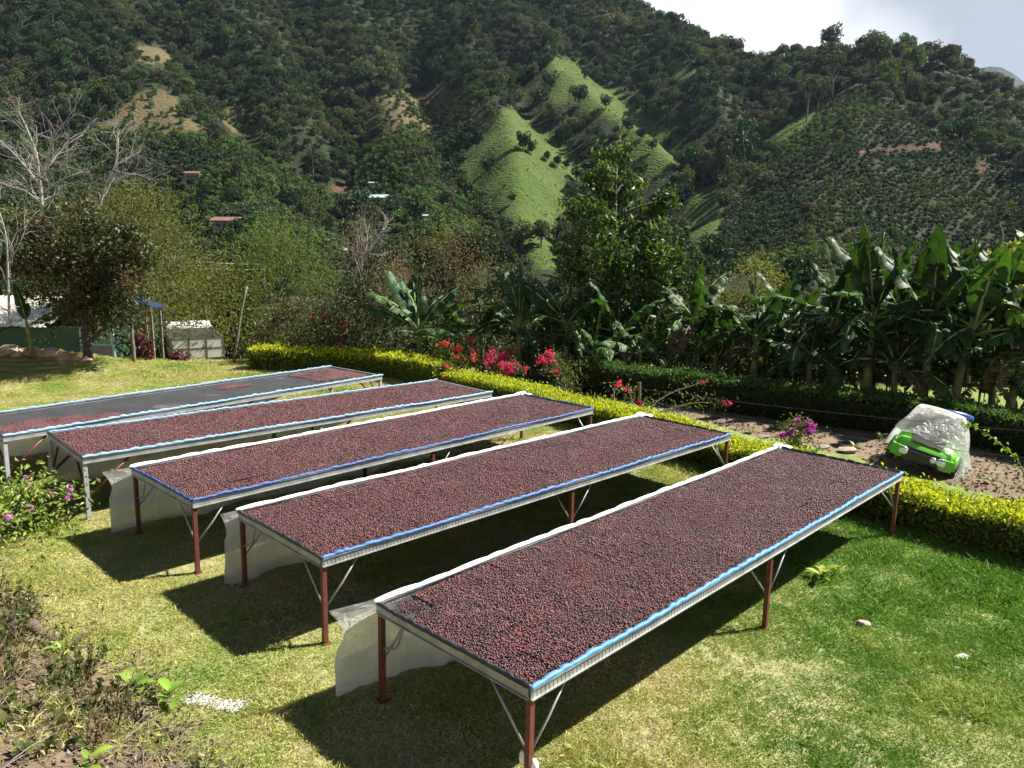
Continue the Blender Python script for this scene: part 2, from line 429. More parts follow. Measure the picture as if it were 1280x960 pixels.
def groundmat(name, bump_scale, bump, dist, wave=False):
    m = bpy.data.materials.new(name); m.use_nodes = True; t = m.node_tree; b = t.nodes['Principled BSDF']
    b.inputs['Roughness'].default_value = 0.95; b.inputs['Specular IOR Level'].default_value = 0.15
    a = t.nodes.new('ShaderNodeVertexColor'); a.layer_name = 'Col'
    g = t.nodes.new('ShaderNodeNewGeometry'); n = t.nodes.new('ShaderNodeTexNoise'); n.inputs['Scale'].default_value = bump_scale
    n.inputs['Detail'].default_value = 8; n.inputs['Roughness'].default_value = 0.7
    t.links.new(g.outputs['Position'], n.inputs['Vector'])
    r = t.nodes.new('ShaderNodeMapRange'); r.inputs['From Min'].default_value = .3; r.inputs['From Max'].default_value = .7
    r.inputs['To Min'].default_value = .62; r.inputs['To Max'].default_value = 1.35
    t.links.new(n.outputs['Fac'], r.inputs['Value'])
    v = t.nodes.new('ShaderNodeVectorMath'); v.operation = 'SCALE'; t.links.new(a.outputs['Color'], v.inputs[0]); t.links.new(r.outputs[0], v.inputs['Scale'])
    t.links.new(v.outputs[0], b.inputs['Base Color'])
    bp = t.nodes.new('ShaderNodeBump'); bp.inputs['Strength'].default_value = bump; bp.inputs['Distance'].default_value = dist
    hsrc = n.outputs['Fac']
    if wave:                                # cattle terraces along the contour
        sp = t.nodes.new('ShaderNodeSeparateXYZ'); t.links.new(g.outputs['Position'], sp.inputs[0])
        n2 = t.nodes.new('ShaderNodeTexNoise'); n2.inputs['Scale'].default_value = .09; n2.inputs['Detail'].default_value = 5; t.links.new(g.outputs['Position'], n2.inputs['Vector'])
        m1 = t.nodes.new('ShaderNodeMath'); m1.operation = 'MULTIPLY_ADD'; m1.inputs[1].default_value = 15.0; t.links.new(n2.outputs['Fac'], m1.inputs[0]); t.links.new(sp.outputs['Z'], m1.inputs[2])
        m2 = t.nodes.new('ShaderNodeMath'); m2.operation = 'MULTIPLY'; m2.inputs[1].default_value = 4.2; t.links.new(m1.outputs[0], m2.inputs[0])
        m3 = t.nodes.new('ShaderNodeMath'); m3.operation = 'SINE'; t.links.new(m2.outputs[0], m3.inputs[0])
        m4 = t.nodes.new('ShaderNodeMath'); m4.operation = 'MULTIPLY_ADD'; m4.inputs[1].default_value = .13; t.links.new(m3.outputs[0], m4.inputs[0]); t.links.new(n.outputs['Fac'], m4.inputs[2])
        hsrc = m4.outputs[0]
    t.links.new(hsrc, bp.inputs['Height']); t.links.new(bp.outputs[0], b.inputs['Normal'])
    return m

# hillside
na_, nr_ = 430, 400
az = np.radians(np.linspace(-52, 52, na_)); rr = 33 * (980 / 33) ** np.linspace(0, 1, nr_)
A_, R_ = np.meshgrid(az, rr, indexing='ij')
hx, hy = (R_ * np.sin(A_)).ravel(), (R_ * np.cos(A_)).ravel(); hh = H(hx, hy) - 0.25 * (R_.ravel() < 60)
cv = cover(hx, hy, hh)
PALC = np.array([(0.026, 0.034, 0.014), (0.032, 0.036, 0.017), (0.052, 0.092, 0.017), (0.10, 0.082, 0.040), (0.095, 0.052, 0.033), (0.07, 0.075, 0.03)])
hc = PALC[cv]
nz = fbm(hx / 14, hy / 14, 71)[:, None]
pas = (cv == 2)[:, None]
hc = np.where(pas, hc * (1 - nz * .4) + np.array([0.105, 0.108, 0.030]) * nz * .4, hc * (0.75 + .5 * nz))
mb = MB(); mb.grid(np.stack([hx, hy, hh], 1).reshape(na_, nr_, 3), hc.reshape(na_, nr_, 3))
tag(mb.build('mountain_hillside', groundmat('hillside_soil', 0.7, 0.9, .9, True), None, True), kind='structure')
# far blue range seen through the gap
mb = MB(); q = []
for i in range(60):
    u = 1000 + i * 14; e = 3400
    zt = Pr(u, 92 + 14 * math.sin(i * .35) + 8 * math.sin(i * .9 + 1), e)
    row = [zt + np.array([0, 0, -0.0])]
    for k in range(1, 6):
        p = Pr(u, 92, e - 260 * k); row.append(np.array([p[0], p[1], zt[2] - 150 * k + 22 * math.sin(i * 1.3 + k * 2)]))
    q.append(row[::-1])
q = np.array(q); mb.grid(q, np.full(q.shape, 0.05) * np.array([.8, 1.0, .6]))
tag(mb.build('mountain_range', groundmat('far_range_forest', 0.02, 0.6, 30.0), None, True), kind='structure')

# near ground
xs = np.arange(-34, 34.01, 0.22); ys = np.arange(-3, 44.01, 0.22)
X_, Y_ = np.meshgrid(xs, ys, indexing='ij'); gx_, gy_ = X_.ravel(), Y_.ravel(); gz = H(gx_, gy_)
gz = gz + 0.02 * (fbm(gx_ * 2.2, gy_ * 2.2, 91) - .5)
DIRT = [(560, 470), (760, 470), (1100, 490), (1290, 535), (1750, 640), (1750, 800), (1300, 640), (1130, 585), (930, 540), (800, 505), (700, 480)]
def lawn_mix(x, y):                     # 0 straw-dry .. 1 lush, by place
    n = fbm(x * .55, y * .55, 101); n2 = fbm(x * 2.3, y * 2.3, 111)
    lush = smooth(2.2, 5.4, x - 0.10 * (y - 6)) * 0.62 + .20 + 0.30 * smooth(12, 20, y)
    return np.clip(lush + (n - .5) * .9 + (n2 - .5) * .7, 0, 1)
qq = proj(np.stack([gx_, gy_, gz], 1))
lm_ = lawn_mix(gx_, gy_)[:, None]
gc = np.array([0.31, 0.28, 0.15]) * (1 - lm_) + np.array([0.15, 0.20, 0.05]) * lm_
dirt = inpoly(qq[:, 0] + 10 * (fbm(gx_, gy_, 7) - .5), qq[:, 1], DIRT)[:, None]
gc = np.where(dirt, np.array([0.17, 0.125, 0.085]) * (0.7 + .6 * fbm(gx_ * 1.5, gy_ * 1.5, 9))[:, None], gc)
bd = ((gx_ + 7.4) * -.659 + (gy_ - 10.0) * -.753 + 0.9 * (fbm(gx_ * .9, gy_ * .9, 15) - .5))
bt = (smooth(-0.15, 0.5, bd) * smooth(2.0, -0.5, gx_))[:, None]
bsoil = np.array([0.135, 0.095, 0.06]) * (0.55 + .9 * fbm(gx_ * 2, gy_ * 2, 19))[:, None]
gc = gc * (1 - bt) + bsoil * bt
bm_ = np.exp(-(((gx_ + 15) / 3.2) ** 2 + ((gy_ - 22.8) / 1.1) ** 2))[:, None]
gc = gc * (1 - bm_) + np.array([0.22, 0.16, 0.10]) * bm_
fr = smooth(25.5, 29, gy_)[:, None]
gc = gc * (1 - fr) + np.array([0.07, 0.06, 0.035]) * fr
mb = MB(); mb.grid(np.stack([gx_, gy_, gz], 1).reshape(len(xs), len(ys), 3), gc.reshape(len(xs), len(ys), 3))
tag(mb.build('ground', groundmat('lawn_soil', 9.0, 0.8, 0.03), None, True), kind='structure')
# ------------------------------------------------------------------ forest and plantations on the hillside
def crown_variant(name, seed, n, cols, lobes=12, leaf=0.12, tall=1.0, shape=None, m=None, trunk=True, open_=0.0):
    g = np.random.default_rng(seed)
    L = unit(g.normal(size=(lobes, 3))) * g.uniform(.12, .36, (lobes, 1)); L[:, 2] = L[:, 2] * .8 * tall + .56 * tall
    if shape == 'cone': L[:, :2] *= (1.15 - L[:, 2:3] / tall * .85)
    if shape == 'umbrella': L[:, 2] = .72 * tall + g.uniform(-.1, .16, lobes); L[:, :2] *= 1.5
    rl = g.uniform(.12, .24, lobes) * (1 - open_ * .4)
    k = g.integers(0, lobes, n); d = unit(g.normal(size=(n, 3))); d[:, 2] = np.abs(d[:, 2]) * g.choice([1, 1, -0.6], n)
    C = L[k] + d * rl[k, None] * g.uniform(.7, 1.08, (n, 1))
    lc = palette(g, lobes, cols, .12)
    c = lc[k] * g.uniform(.78, 1.22, (n, 1))
    V, Fq, cc = leaf_quads(C, leaf * g.uniform(.6, 1.4, n), c, g, aspect=.75, dirs=d * .4, fold=.2)
    mb = MB(); mb.add(V, Fq, cc)
    if trunk:
        mb.tube([(0, 0, -.1), (.01, .01, .3 * tall), (0, .02, .75 * tall)], [.03, .024, .012], 5, col=(.10, .085, .065))
        for i in range(min(5, lobes)):
            mb.tube([(0, .01, .32 * tall), L[i] * .6 + np.array([0, 0, .15 * tall]), L[i]], [.016, .012, .006], 4, col=(.10, .085, .065))
    return variant(name, mb.mesh(name), m or leafmat('forest_leaf', .65, .22, .18, rand=.4))

G_DARK = [tuple(.92 * q for q in c) for c in [(.030, .056, .022), (.038, .064, .022), (.024, .046, .022), (.050, .068, .024)]]
G_MIX = [tuple(.92 * q for q in c) for c in [(.048, .074, .024), (.066, .078, .028), (.036, .062, .026), (.080, .074, .040)]]
G_OLIVE = [tuple(.92 * q for q in c) for c in [(.075, .088, .034), (.066, .085, .028), (.088, .084, .045)]]
G_LITE = [tuple(.92 * q for q in c) for c in [(.075, .115, .030), (.095, .135, .036), (.060, .098, .030)]]
G_GREY = [tuple(.92 * q for q in c) for c in [(.085, .088, .058), (.070, .080, .050), (.105, .092, .062)]]
forest_kinds = [crown_variant('forest_crown_%d' % i, 200 + i, 900, leaf=.075, cols=[G_DARK, G_DARK, G_DARK, G_MIX, G_MIX, G_OLIVE, G_LITE, G_GREY][i], lobes=[13, 16, 18, 11, 14, 10, 13, 12][i], tall=[1, 1.15, 1.3, .95, 1.05, 1.1, .9, 1.0][i]) for i in range(8)]
coffee_kinds = [crown_variant('coffee_bush_%d' % i, 300 + i, 110, [G_DARK, G_MIX, G_LITE][i], lobes=6, leaf=.17, tall=.8, trunk=False) for i in range(3)]
scrub_kinds = [crown_variant('scrub_%d' % i, 320 + i, 1500, [G_MIX, G_OLIVE, G_DARK, [(.13, .15, .03), (.10, .13, .03)]][i], lobes=14, leaf=.05, tall=.95, trunk=True) for i in range(4)]

g = np.random.default_rng(5)
def spread(n, r0, r1, a=42):
    r = np.sqrt(g.uniform(r0 ** 2, r1 ** 2, n)); t = np.radians(g.uniform(-a, a, n))
    x, y = r * np.sin(t), r * np.cos(t); z = H(x, y); return x, y, z, r
def thin(x, y, s, cell=None):           # keep points at least about s apart
    cell = s if cell is None else cell
    o = np.argsort(g.random(len(x))); taken = {}; keep = []
    for i in o:
        k = (int(x[i] // cell), int(y[i] // cell)); ok = True
        for a in (-1, 0, 1):
            for b in (-1, 0, 1):
                for j in taken.get((k[0] + a, k[1] + b), ()):
                    if (x[j] - x[i]) ** 2 + (y[j] - y[i]) ** 2 < s * s: ok = False; break
                if not ok: break
            if not ok: break
        if ok: taken.setdefault(k, []).append(i); keep.append(i)
    return np.array(keep)
x, y, z, r = spread(40000, 110, 700)
cvr = cover(x, y, z); rnd = g.random(len(x))
# visible face only: keep trees whose top is not far behind the terrain seen from the garden
def visible(x, y, z, top):
    ok = np.ones(len(x), bool)
    for f in np.linspace(.25, .97, 28):
        ok &= (H(x * f, y * f) < CAM_H + (z + top - CAM_H) * f + 1.5)
    return ok
keepc = (cvr == 0) | ((cvr == 1) & (rnd < .05)) | ((cvr == 3) & (rnd < .02)) | ((cvr == 2) & (rnd < .012))
x, y, z, r, cvr = x[keepc], y[keepc], z[keepc], r[keepc], cvr[keepc]
k = thin(x, y, 3.9); x, y, z, r, cvr = x[k], y[k], z[k], r[k], cvr[k]
k = visible(x, y, z, 14); x, y, z, r, cvr = x[k], y[k], z[k], r[k], cvr[k]
def covers_open(x, y, z, h):            # would its crown hide open ground that the photograph shows
    q = proj(np.stack([x, y, z + h], 1)); k = np.zeros(len(x), bool)
    for p in PASTURE + BROWN + RED + COFFEE[:1]: k |= inpoly(q[:, 0], q[:, 1], p)
    return k
n = len(x); s = g.uniform(4.4, 8.6, n) * (0.6 + .8 * fbm(x / 30, y / 30, 77)) * np.where(g.random(n) < .06, 1.6, 1); s = np.where(cvr == 0, s, s * .62)
k = ~((covers_open(x, y, z, s * .3) | covers_open(x, y, z, s * .65) | covers_open(x, y, z, s)) & (g.random(n) < .96)); x, y, z, r, cvr, s = x[k], y[k], z[k], r[k], cvr[k], s[k]; n = len(x)
sc3 = np.stack([s * g.uniform(.85, 1.2, n), s * g.uniform(.85, 1.2, n), s * g.uniform(.85, 1.25, n)], 1)
tag(scatter('forest', np.stack([x, y, z - .3], 1), np.stack([g.uniform(-.1, .1, n), g.uniform(-.1, .1, n), g.uniform(0, 6.28, n)], 1), sc3, forest_kinds, seed=1, idx=np.clip(((fbm(x / 38, y / 38, 177) - .5) * 2.3 + .5) * 8 + g.normal(0, 1.1, n), 0, 7.99)),
    'dense dark green forest covering the steep mountainside', 'forest', kind='stuff')
FOREST_N = n
# coffee rows: contour-following lines of bushes
x, y, z, r = spread(150000, 110, 420)
cvr = cover(x, y, z); k = (cvr == 1) | (cvr == 3) & (g.random(len(x)) < .06)
x, y, z, r = x[k], y[k], z[k], r[k]
z2 = np.round((z + 2.5 * fbm(x / 30, y / 30, 3)) / 1.3)
row = np.abs((z + 2.5 * fbm(x / 30, y / 30, 3)) / 1.3 - z2) < .36
gap = fbm(x / 12, y / 12, 13) < .82
k = (row | (x < 20)) & gap
x, y, z, r = x[k], y[k], z[k], r[k]
k = thin(x, y, 1.5); x, y, z = x[k], y[k], z[k]
k = visible(x, y, z, 2.5); x, y, z = x[k], y[k], z[k]
n = len(x); s = g.uniform(1.9, 3.3, n) * np.where(x < 20, 1.25, 1)
tag(scatter('coffee_bushes', np.stack([x, y, z - .1], 1), np.stack([np.zeros(n), np.zeros(n), g.uniform(0, 6.28, n)], 1), np.stack([s, s, s * g.uniform(.8, 1.1, n)], 1), coffee_kinds, seed=2, idx=np.clip(((fbm(x / 25, y / 25, 277) - .5) * 2.2 + .5 + .25 * (x < 10)) * 3 + g.normal(0, .5, n), 0, 2.99)),
    'rows of coffee bushes planted over the lower mountainside', 'coffee bushes', kind='stuff')
COFFEE_N = n
# pasture tussocks
x, y, z, r = spread(60000, 120, 480); cvr = cover(x, y, z); k = (cvr == 2) & (fbm(x / 8, y / 8, 33) > .55)
x, y, z = x[k], y[k], z[k]; n = len(x)
tuft_kinds = [crown_variant('tussock_%d' % i, 340 + i, 26, [(.062, .095, .020), (.085, .095, .028)], lobes=4, leaf=.5, tall=.5, trunk=False) for i in range(2)]
s = g.uniform(.25, .6, n)
tag(scatter('pasture_tussocks', np.stack([x, y, z - .15], 1), np.stack([np.zeros(n), np.zeros(n), g.uniform(0, 6.28, n)], 1), np.stack([s * 1.5, s * 1.5, s * .7], 1), tuft_kinds, seed=3),
    'rough grass tussocks on the bright green pasture slopes', 'grass', kind='stuff')
# scrub on the slope below the garden
x, y, z, r = spread(12000, 31, 140, 46); k = (y > 34) & (fbm(x / 10, y / 10, 43) > .22)
x, y, z, r = x[k], y[k], z[k], r[k]
k = thin(x, y, 2.6); x, y, z, r = x[k], y[k], z[k], r[k]
n = len(x); s = g.uniform(2.8, 5.2, n)
lim = CAM_H - r * .012 - z                # tops stay at or under the sight line to the valley
s = np.minimum(s, np.maximum(2.4, lim * .95))
tag(scatter('hillside_scrub', np.stack([x, y, z - .2], 1), np.stack([np.zeros(n), np.zeros(n), g.uniform(0, 6.28, n)], 1), np.stack([s, s, s * g.uniform(.8, 1.1, n)], 1), scrub_kinds, seed=4),
    'tangled scrub and bushes on the slope dropping below the garden', 'scrub', kind='stuff')
print('FOREST', FOREST_N, 'COFFEE', COFFEE_N)

# trees that stand out one by one on the hill
tree_kinds = {}
def hill_tree_meshes(key, seed, n, cols, **kw):
    g2 = np.random.default_rng(seed)
    v = crown_variant('crown', seed, n, cols, trunk=False, m=leafmat('forest_leaf', .65, .22, .18, rand=.4), **kw)
    tb = MB(); tall = kw.get('tall', 1.0)
    tb.tube([(0, 0, -.12), (.012, .01, .3 * tall), (-.01, .02, .8 * tall)], [.032, .026, .010], 6, col=(1, 1, 1))
    for i in range(7):
        a = g2.uniform(0, 6.28); q = g2.uniform(.2, .38); z0 = g2.uniform(.3, .55) * tall
        tb.tube([(0, .01, z0), (q * .5 * math.cos(a), q * .5 * math.sin(a), z0 + .13 * tall), (q * math.cos(a), q * math.sin(a), z0 + .27 * tall)], [.016, .011, .005], 4)
    tree_kinds[key] = (v.data, tb.mesh('trunk'))
BARK = pm('bark', (0.085, 0.068, 0.052), .9, var=.35, scale=9, bump=.5, bscale=30, use_col=True)
hill_tree_meshes('round', 401, 620, G_DARK, lobes=14, leaf=.10)
hill_tree_meshes('round2', 402, 620, G_MIX, lobes=12, leaf=.10)
hill_tree_meshes('tall', 403, 560, G_OLIVE + G_MIX, lobes=11, leaf=.075, tall=1.9, shape='umbrella', open_=.4)
hill_tree_meshes('tall2', 404, 520, G_MIX, lobes=10, leaf=.075, tall=2.1, open_=.5)
hill_tree_meshes('cone', 405, 700, G_DARK, lobes=20, leaf=.10, tall=1.5, shape='cone')
def hill_tree(u, v, px_h, key, label, group):
    p = hill(u, v); r = math.hypot(p[0], p[1]); tall = {'round': 1, 'round2': 1, 'tall': 1.9, 'tall2': 2.1, 'cone': 1.5}[key]
    s = px_h / F_PX * r / (tall * .95)
    t = thing('hill_tree', label, 'tree', p, R.uniform(0, 6.28), group); t.scale = (s, s, s)
    obj('crown', tree_kinds[key][0], None, t); obj('trunk', tree_kinds[key][1], BARK, t)
G1 = 'trees scattered over the pasture slopes'
for u, v, h, k in [(654, 190, 24, 'round'), (664, 194, 18, 'round'), (611, 220, 24, 'round'), (684, 203, 13, 'round2'), (697, 210, 15, 'round2'), (708, 213, 12, 'round2'),
                   (721, 228, 20, 'round'), (686, 120, 28, 'round'), (676, 140, 30, 'round2'), (724, 135, 26, 'round2'), (757, 138, 18, 'round'), (732, 100, 14, 'round'),
                   (785, 168, 22, 'round'), (802, 178, 16, 'round'), (815, 192, 16, 'round2'), (834, 186, 14, 'round'), (676, 310, 34, 'round2'), (800, 230, 26, 'round'), (596, 188, 26, 'round'), (640, 255, 12, 'round2')]:
    hill_tree(u, v, h, k, 'small rounded tree standing alone on the bright green pasture slope', G1)
G2 = 'tall trees above the light green strip'
for u, v, h, k in [(1040, 126, 56, 'tall'), (1008, 152, 58, 'tall'), (982, 152, 38, 'tall2'), (962, 148, 34, 'tall')]:
    hill_tree(u, v, h, k, 'tall bare-stemmed tree rising over the narrow light green strip', G2)
G3 = 'trees along the skyline'
for u, v, h, k in [(842, 40, 22, 'round2'), (858, 46, 18, 'round'), (890, 62, 20, 'tall2'), (905, 66, 16, 'tall'), (945, 72, 20, 'tall'), (1030, 72, 14, 'round'), (1062, 68, 22, 'round2'), (1080, 60, 24, 'round'),
                   (1098, 58, 28, 'round'), (1112, 58, 24, 'round2'), (1140, 64, 22, 'tall2'), (1160, 72, 20, 'round'), (1190, 86, 18, 'round2'), (1225, 100, 20, 'round'), (1255, 112, 18, 'round')]:
    hill_tree(u, v, h, k, 'tree whose crown stands against the sky on the mountain ridge', G3)
hill_tree(522, 292, 56, 'cone', 'dark conical tree beside the white-roofed hillside hut', None)
hill_tree(392, 228, 58, 'tall2', 'tall dark tree at the foot of the forested ravine', None)
hill_tree(872, 228, 44, 'round2', 'brownish broad tree above the small pasture knoll', None)
hill_tree(915, 215, 48, 'round', 'large bushy tree between the pasture knoll and the coffee dome', None)

# houses on the hill
ROOFZ = pm('zinc_roof', (.62, .64, .66), .35, .6, var=.1, scale=3)
ROOFR = pm('rusty_roof', (.17, .09, .07), .7, var=.25, scale=2)
ROOFB = pm('pale_blue_roof', (.42, .54, .58), .4, .2, var=.1, scale=3)
HWALL = pm('hut_wall', (.18, .15, .13), .9, var=.2, scale=2)
HDARK = pm('dark_opening', (.02, .02, .02), .6)
def hut(u, v, px_w, rz, roofm, label, aspect=1.0):
    p = hill(u, v); r = math.hypot(p[0], p[1]); wd = px_w / F_PX * r; t = thing('hillside_house', label, 'house', p, rz)
    dp = wd * .7; hh_ = min(2.6, wd * .4) * aspect
    mb = MB(); mb.box((0, 0, hh_ / 2 - .5), (wd * .86, dp * .86, hh_ + 1)); mb.build('wall', HWALL, t)
    mb = MB()
    for sgn in (-1, 1):
        M = Matrix.Rotation(sgn * -.33, 3, 'X'); mb.box((0, sgn * dp * .27, hh_ + dp * .09), (wd, dp * .60, .08), M)
    ro = mb.build('roof', roofm, t)
    for k in (-1, 1):
        mb = MB(); mb.box((k * wd * .22, -dp * .435, hh_ * .5), (wd * .16, .06, hh_ * .35)); mb.build('window', HDARK, t)
    mb = MB(); mb.box((0, -dp * .437, hh_ * .36), (wd * .12, .07, hh_ * .72)); mb.build('door', HDARK, t)
hut(478, 256, 32, -.2, ROOFB, 'long pale blue roofed house among scrub on the lower hillside', .8)
hut(534, 277, 15, .3, ROOFZ, 'small white-roofed hut beside the dark conical tree')
hut(426, 320, 17, .1, ROOFZ, 'small zinc-roofed hut above the bright green feathery tree')
hut(286, 288, 34, -.1, ROOFR, 'rusty red roofed house low on the hillside')
hut(467, 235, 12, .2, ROOFZ, 'tiny grey roofed hut just above the long pale blue roof')
hut(242, 226, 18, 0, ROOFR, 'small brownish roofed hut amid the coffee rows')
hut(433, 262, 12, .3, ROOFZ, 'tiny zinc hut below the bare red earth patch')
hut(892, 88, 10, 0, ROOFZ, 'tiny pale roofed hut on the high saddle below the skyline')
hut(430, 347, 14, .2, ROOFZ, 'low zinc roof glimpsed at the valley bottom')
# ------------------------------------------------------------------ drying tables
TL, TW, TH = 7.783, 1.8335, 0.95
ZINC = pm('galvanised_steel', (.34, .35, .35), .5, .5, var=.25, scale=5, bump=.15, bscale=25, wear=((.30, .29, .27), 3.0, .62))
GREYLEG = pm('grey_painted_steel', (.36, .38, .40), .55, .2, var=.2, scale=6, wear=((.22, .2, .15), 7.0, .66))
BROWN_P = pm('rust_red_paint', (.13, .038, .028), .5, .1, var=.35, scale=7, bump=.1, wear=((.09, .035, .025), 6.0, .6))
BLUE_P = pm('sky_blue_plastic', (.055, .19, .40), .58, var=.2, scale=9, bump=.2, bscale=30)
NAVY_P = pm('navy_blue_plastic', (.02, .06, .20), .58, var=.25, scale=9, bump=.2, bscale=30)
ROYAL_P = pm('royal_blue_plastic', (.032, .105, .28), .58, var=.25, scale=9, bump=.2, bscale=30)
PALEB_P = pm('pale_blue_plastic', (.17, .30, .42), .6, var=.25, scale=9, bump=.2, bscale=30)
BLACK_P = pm('black_rubber', (.022, .023, .026), .42, var=.3, scale=9, bump=.2, bscale=30)
MESHM = pm('black_shade_net', (.026, .026, .029), .8, var=.35, scale=2.2, bump=.5, bscale=160, wear=((.085, .075, .07), 1.7, .60))
RAG = pm('white_rag', (.72, .71, .66), .8, var=.12, scale=20, bump=.4, bscale=60)

def plastic(name, transp=.22, col=(.88, .87, .82), rough=.3):
    m = bpy.data.materials.new(name); m.use_nodes = True; t = m.node_tree; b = t.nodes['Principled BSDF']
    tc = t.nodes.new('ShaderNodeTexCoord'); n = t.nodes.new('ShaderNodeTexNoise'); n.inputs['Scale'].default_value = 1.6; n.inputs['Detail'].default_value = 6
    t.links.new(tc.outputs['Object'], n.inputs['Vector'])
    r = t.nodes.new('ShaderNodeValToRGB'); r.color_ramp.elements[0].position = .35; r.color_ramp.elements[1].position = .7
    r.color_ramp.elements[0].color = (*[c * .72 for c in col[:2]], col[2] * .70, 1); r.color_ramp.elements[1].color = (*col, 1)
    t.links.new(n.outputs['Fac'], r.inputs['Fac']); t.links.new(r.outputs[0], b.inputs['Base Color'])
    b.inputs['Roughness'].default_value = rough
    n2 = t.nodes.new('ShaderNodeTexNoise'); n2.inputs['Scale'].default_value = 5; n2.inputs['Detail'].default_value = 7; n2.inputs['Distortion'].default_value = 1.6; t.links.new(tc.outputs['Object'], n2.inputs['Vector'])
    bp = t.nodes.new('ShaderNodeBump'); bp.inputs['Strength'].default_value = .9; bp.inputs['Distance'].default_value = .07
    t.links.new(n2.outputs['Fac'], bp.inputs['Height']); t.links.new(bp.outputs[0], b.inputs['Normal'])
    tl = t.nodes.new('ShaderNodeBsdfTranslucent'); t.links.new(r.outputs[0], tl.inputs['Color']); tp = t.nodes.new('ShaderNodeBsdfTransparent')
    m1 = t.nodes.new('ShaderNodeMixShader'); m1.inputs[0].default_value = .62; m2 = t.nodes.new('ShaderNodeMixShader'); m2.inputs[0].default_value = transp
    t.links.new(b.outputs[0], m1.inputs[1]); t.links.new(tl.outputs[0], m1.inputs[2]); t.links.new(m1.outputs[0], m2.inputs[1]); t.links.new(tp.outputs[0], m2.inputs[2])
    t.links.new(m2.outputs[0], t.nodes['Material Output'].inputs['Surface']); return m
SHEET = plastic('milky_plastic_film', .20)
ROLLW = pm('white_plastic_roll', (.80, .80, .78), .4, var=.1, scale=12, bump=.5, bscale=25)

# cherry patches
def cherry_patch(name, seed, size, n, sub=1, thin_=False):
    g = np.random.default_rng(seed); V0, F0 = ICO[sub]
    a = int(math.sqrt(n)); ii, jj = np.meshgrid(np.arange(a), np.arange(a))
    C = np.stack([(ii.ravel() + .5 + .5 * (jj.ravel() % 2)) / a - .5, (jj.ravel() + .5) / a - .5], 1) * size
    C += g.uniform(-.35, .35, C.shape) * size / a
    z = g.uniform(-.006, .006, len(C))
    if thin_:
        rr_ = np.hypot(C[:, 0], C[:, 1]) / (size * .5); k = g.random(len(C)) > rr_ ** 1.5 * .95; C, z = C[k], z[k]
    else:                                   # a few lie on top of the rest
        ex = g.uniform(-.5, .5, (len(C) // 4, 2)) * size; C = np.concatenate([C, ex]); z = np.concatenate([z, g.uniform(.005, .014, len(ex))])
    m = len(C); rad = g.uniform(.0078, .0108, m)
    cols = palette(g, m, [(.175, .050, .054), (.098, .034, .038), (.060, .028, .032), (.235, .080, .080), (.034, .020, .024), (.16, .068, .072)], .25)
    k = g.random(m); cols[k > .975] = (.34, .08, .07); cols[k < .02] = (.26, .17, .14)
    sq = g.uniform(.82, 1.12, (m, 1, 3)); q = g.normal(size=(m, 3))
    V = V0[None] * rad[:, None, None] * sq + np.concatenate([C, z[:, None]], 1)[:, None]
    Fq = F0[None] + (np.arange(m) * len(V0))[:, None, None]
    return variant(name, mesh_np(name, V.reshape(-1, 3), Fq.reshape(-1, 3), np.repeat(cols, len(V0), 0), True), CHERRY)
CHERRY = pm('coffee_cherry_skin', (.88, .88, .88), .38, var=.05, spec=.5, use_col=True)
_t = CHERRY.node_tree; _b = _t.nodes['Principled BSDF']; _src = _b.inputs['Base Color'].links[0].from_socket     # riper and drier areas of the bed
_g = _t.nodes.new('ShaderNodeNewGeometry'); _n = _t.nodes.new('ShaderNodeTexNoise'); _n.inputs['Scale'].default_value = 2.2; _n.inputs['Detail'].default_value = 5; _n.inputs['Roughness'].default_value = .6
_t.links.new(_g.outputs['Position'], _n.inputs['Vector']); _r = _t.nodes.new('ShaderNodeValToRGB'); _r.color_ramp.elements[0].position = .36; _r.color_ramp.elements[1].position = .64
_r.color_ramp.elements[0].color = (.74, .74, .76, 1); _r.color_ramp.elements[1].color = (1.0, .92, .90, 1); _t.links.new(_n.outputs['Fac'], _r.inputs['Fac'])
_m2 = _t.nodes.new('ShaderNodeMix'); _m2.data_type = 'RGBA'; _m2.blend_type = 'MULTIPLY'; _m2.inputs['Factor'].default_value = 1
_t.links.new(_src, _m2.inputs['A']); _t.links.new(_r.outputs['Color'], _m2.inputs['B']); _t.links.new(_m2.outputs['Result'], _b.inputs['Base Color'])
PS = .34
patch_kinds = [cherry_patch('cherry_patch_%d' % i, 500 + i, PS * 1.04, 400) for i in range(6)]
thin_kinds = [cherry_patch('cherry_scatter_%d' % i, 520 + i, .30, 300, 1, True) for i in range(4)]

def roll(L, r=.022, pitch=.155, seed=0, sag=.008):
    """edging tube lashed down at intervals: swells between the ties"""
    g = np.random.default_rng(seed); n = int(L / .02); s = np.linspace(0, L, n)
    kn = np.cumsum(np.concatenate([[0], pitch * g.uniform(.55, 1.6, int(L / pitch * 1.6) + 4)])); cell = np.searchsorted(kn, s, 'right') - 1
    f = (s - kn[cell]) / (kn[cell + 1] - kn[cell]); amp = g.uniform(.35, 1.1, len(kn))[cell]; skew = g.uniform(.7, 1.5, len(kn))[cell]
    sw = amp * np.abs(np.sin(f ** skew * math.pi)) ** .6
    rr_ = r * (.72 + .40 * sw); z = -sag + sag * 1.6 * sw + .004 * np.sin(s * 2.3 + seed); y = .005 * np.sin(s * 3.1 + 2 * seed) + .006 * (sw - .4)
    return s, y, z, rr_

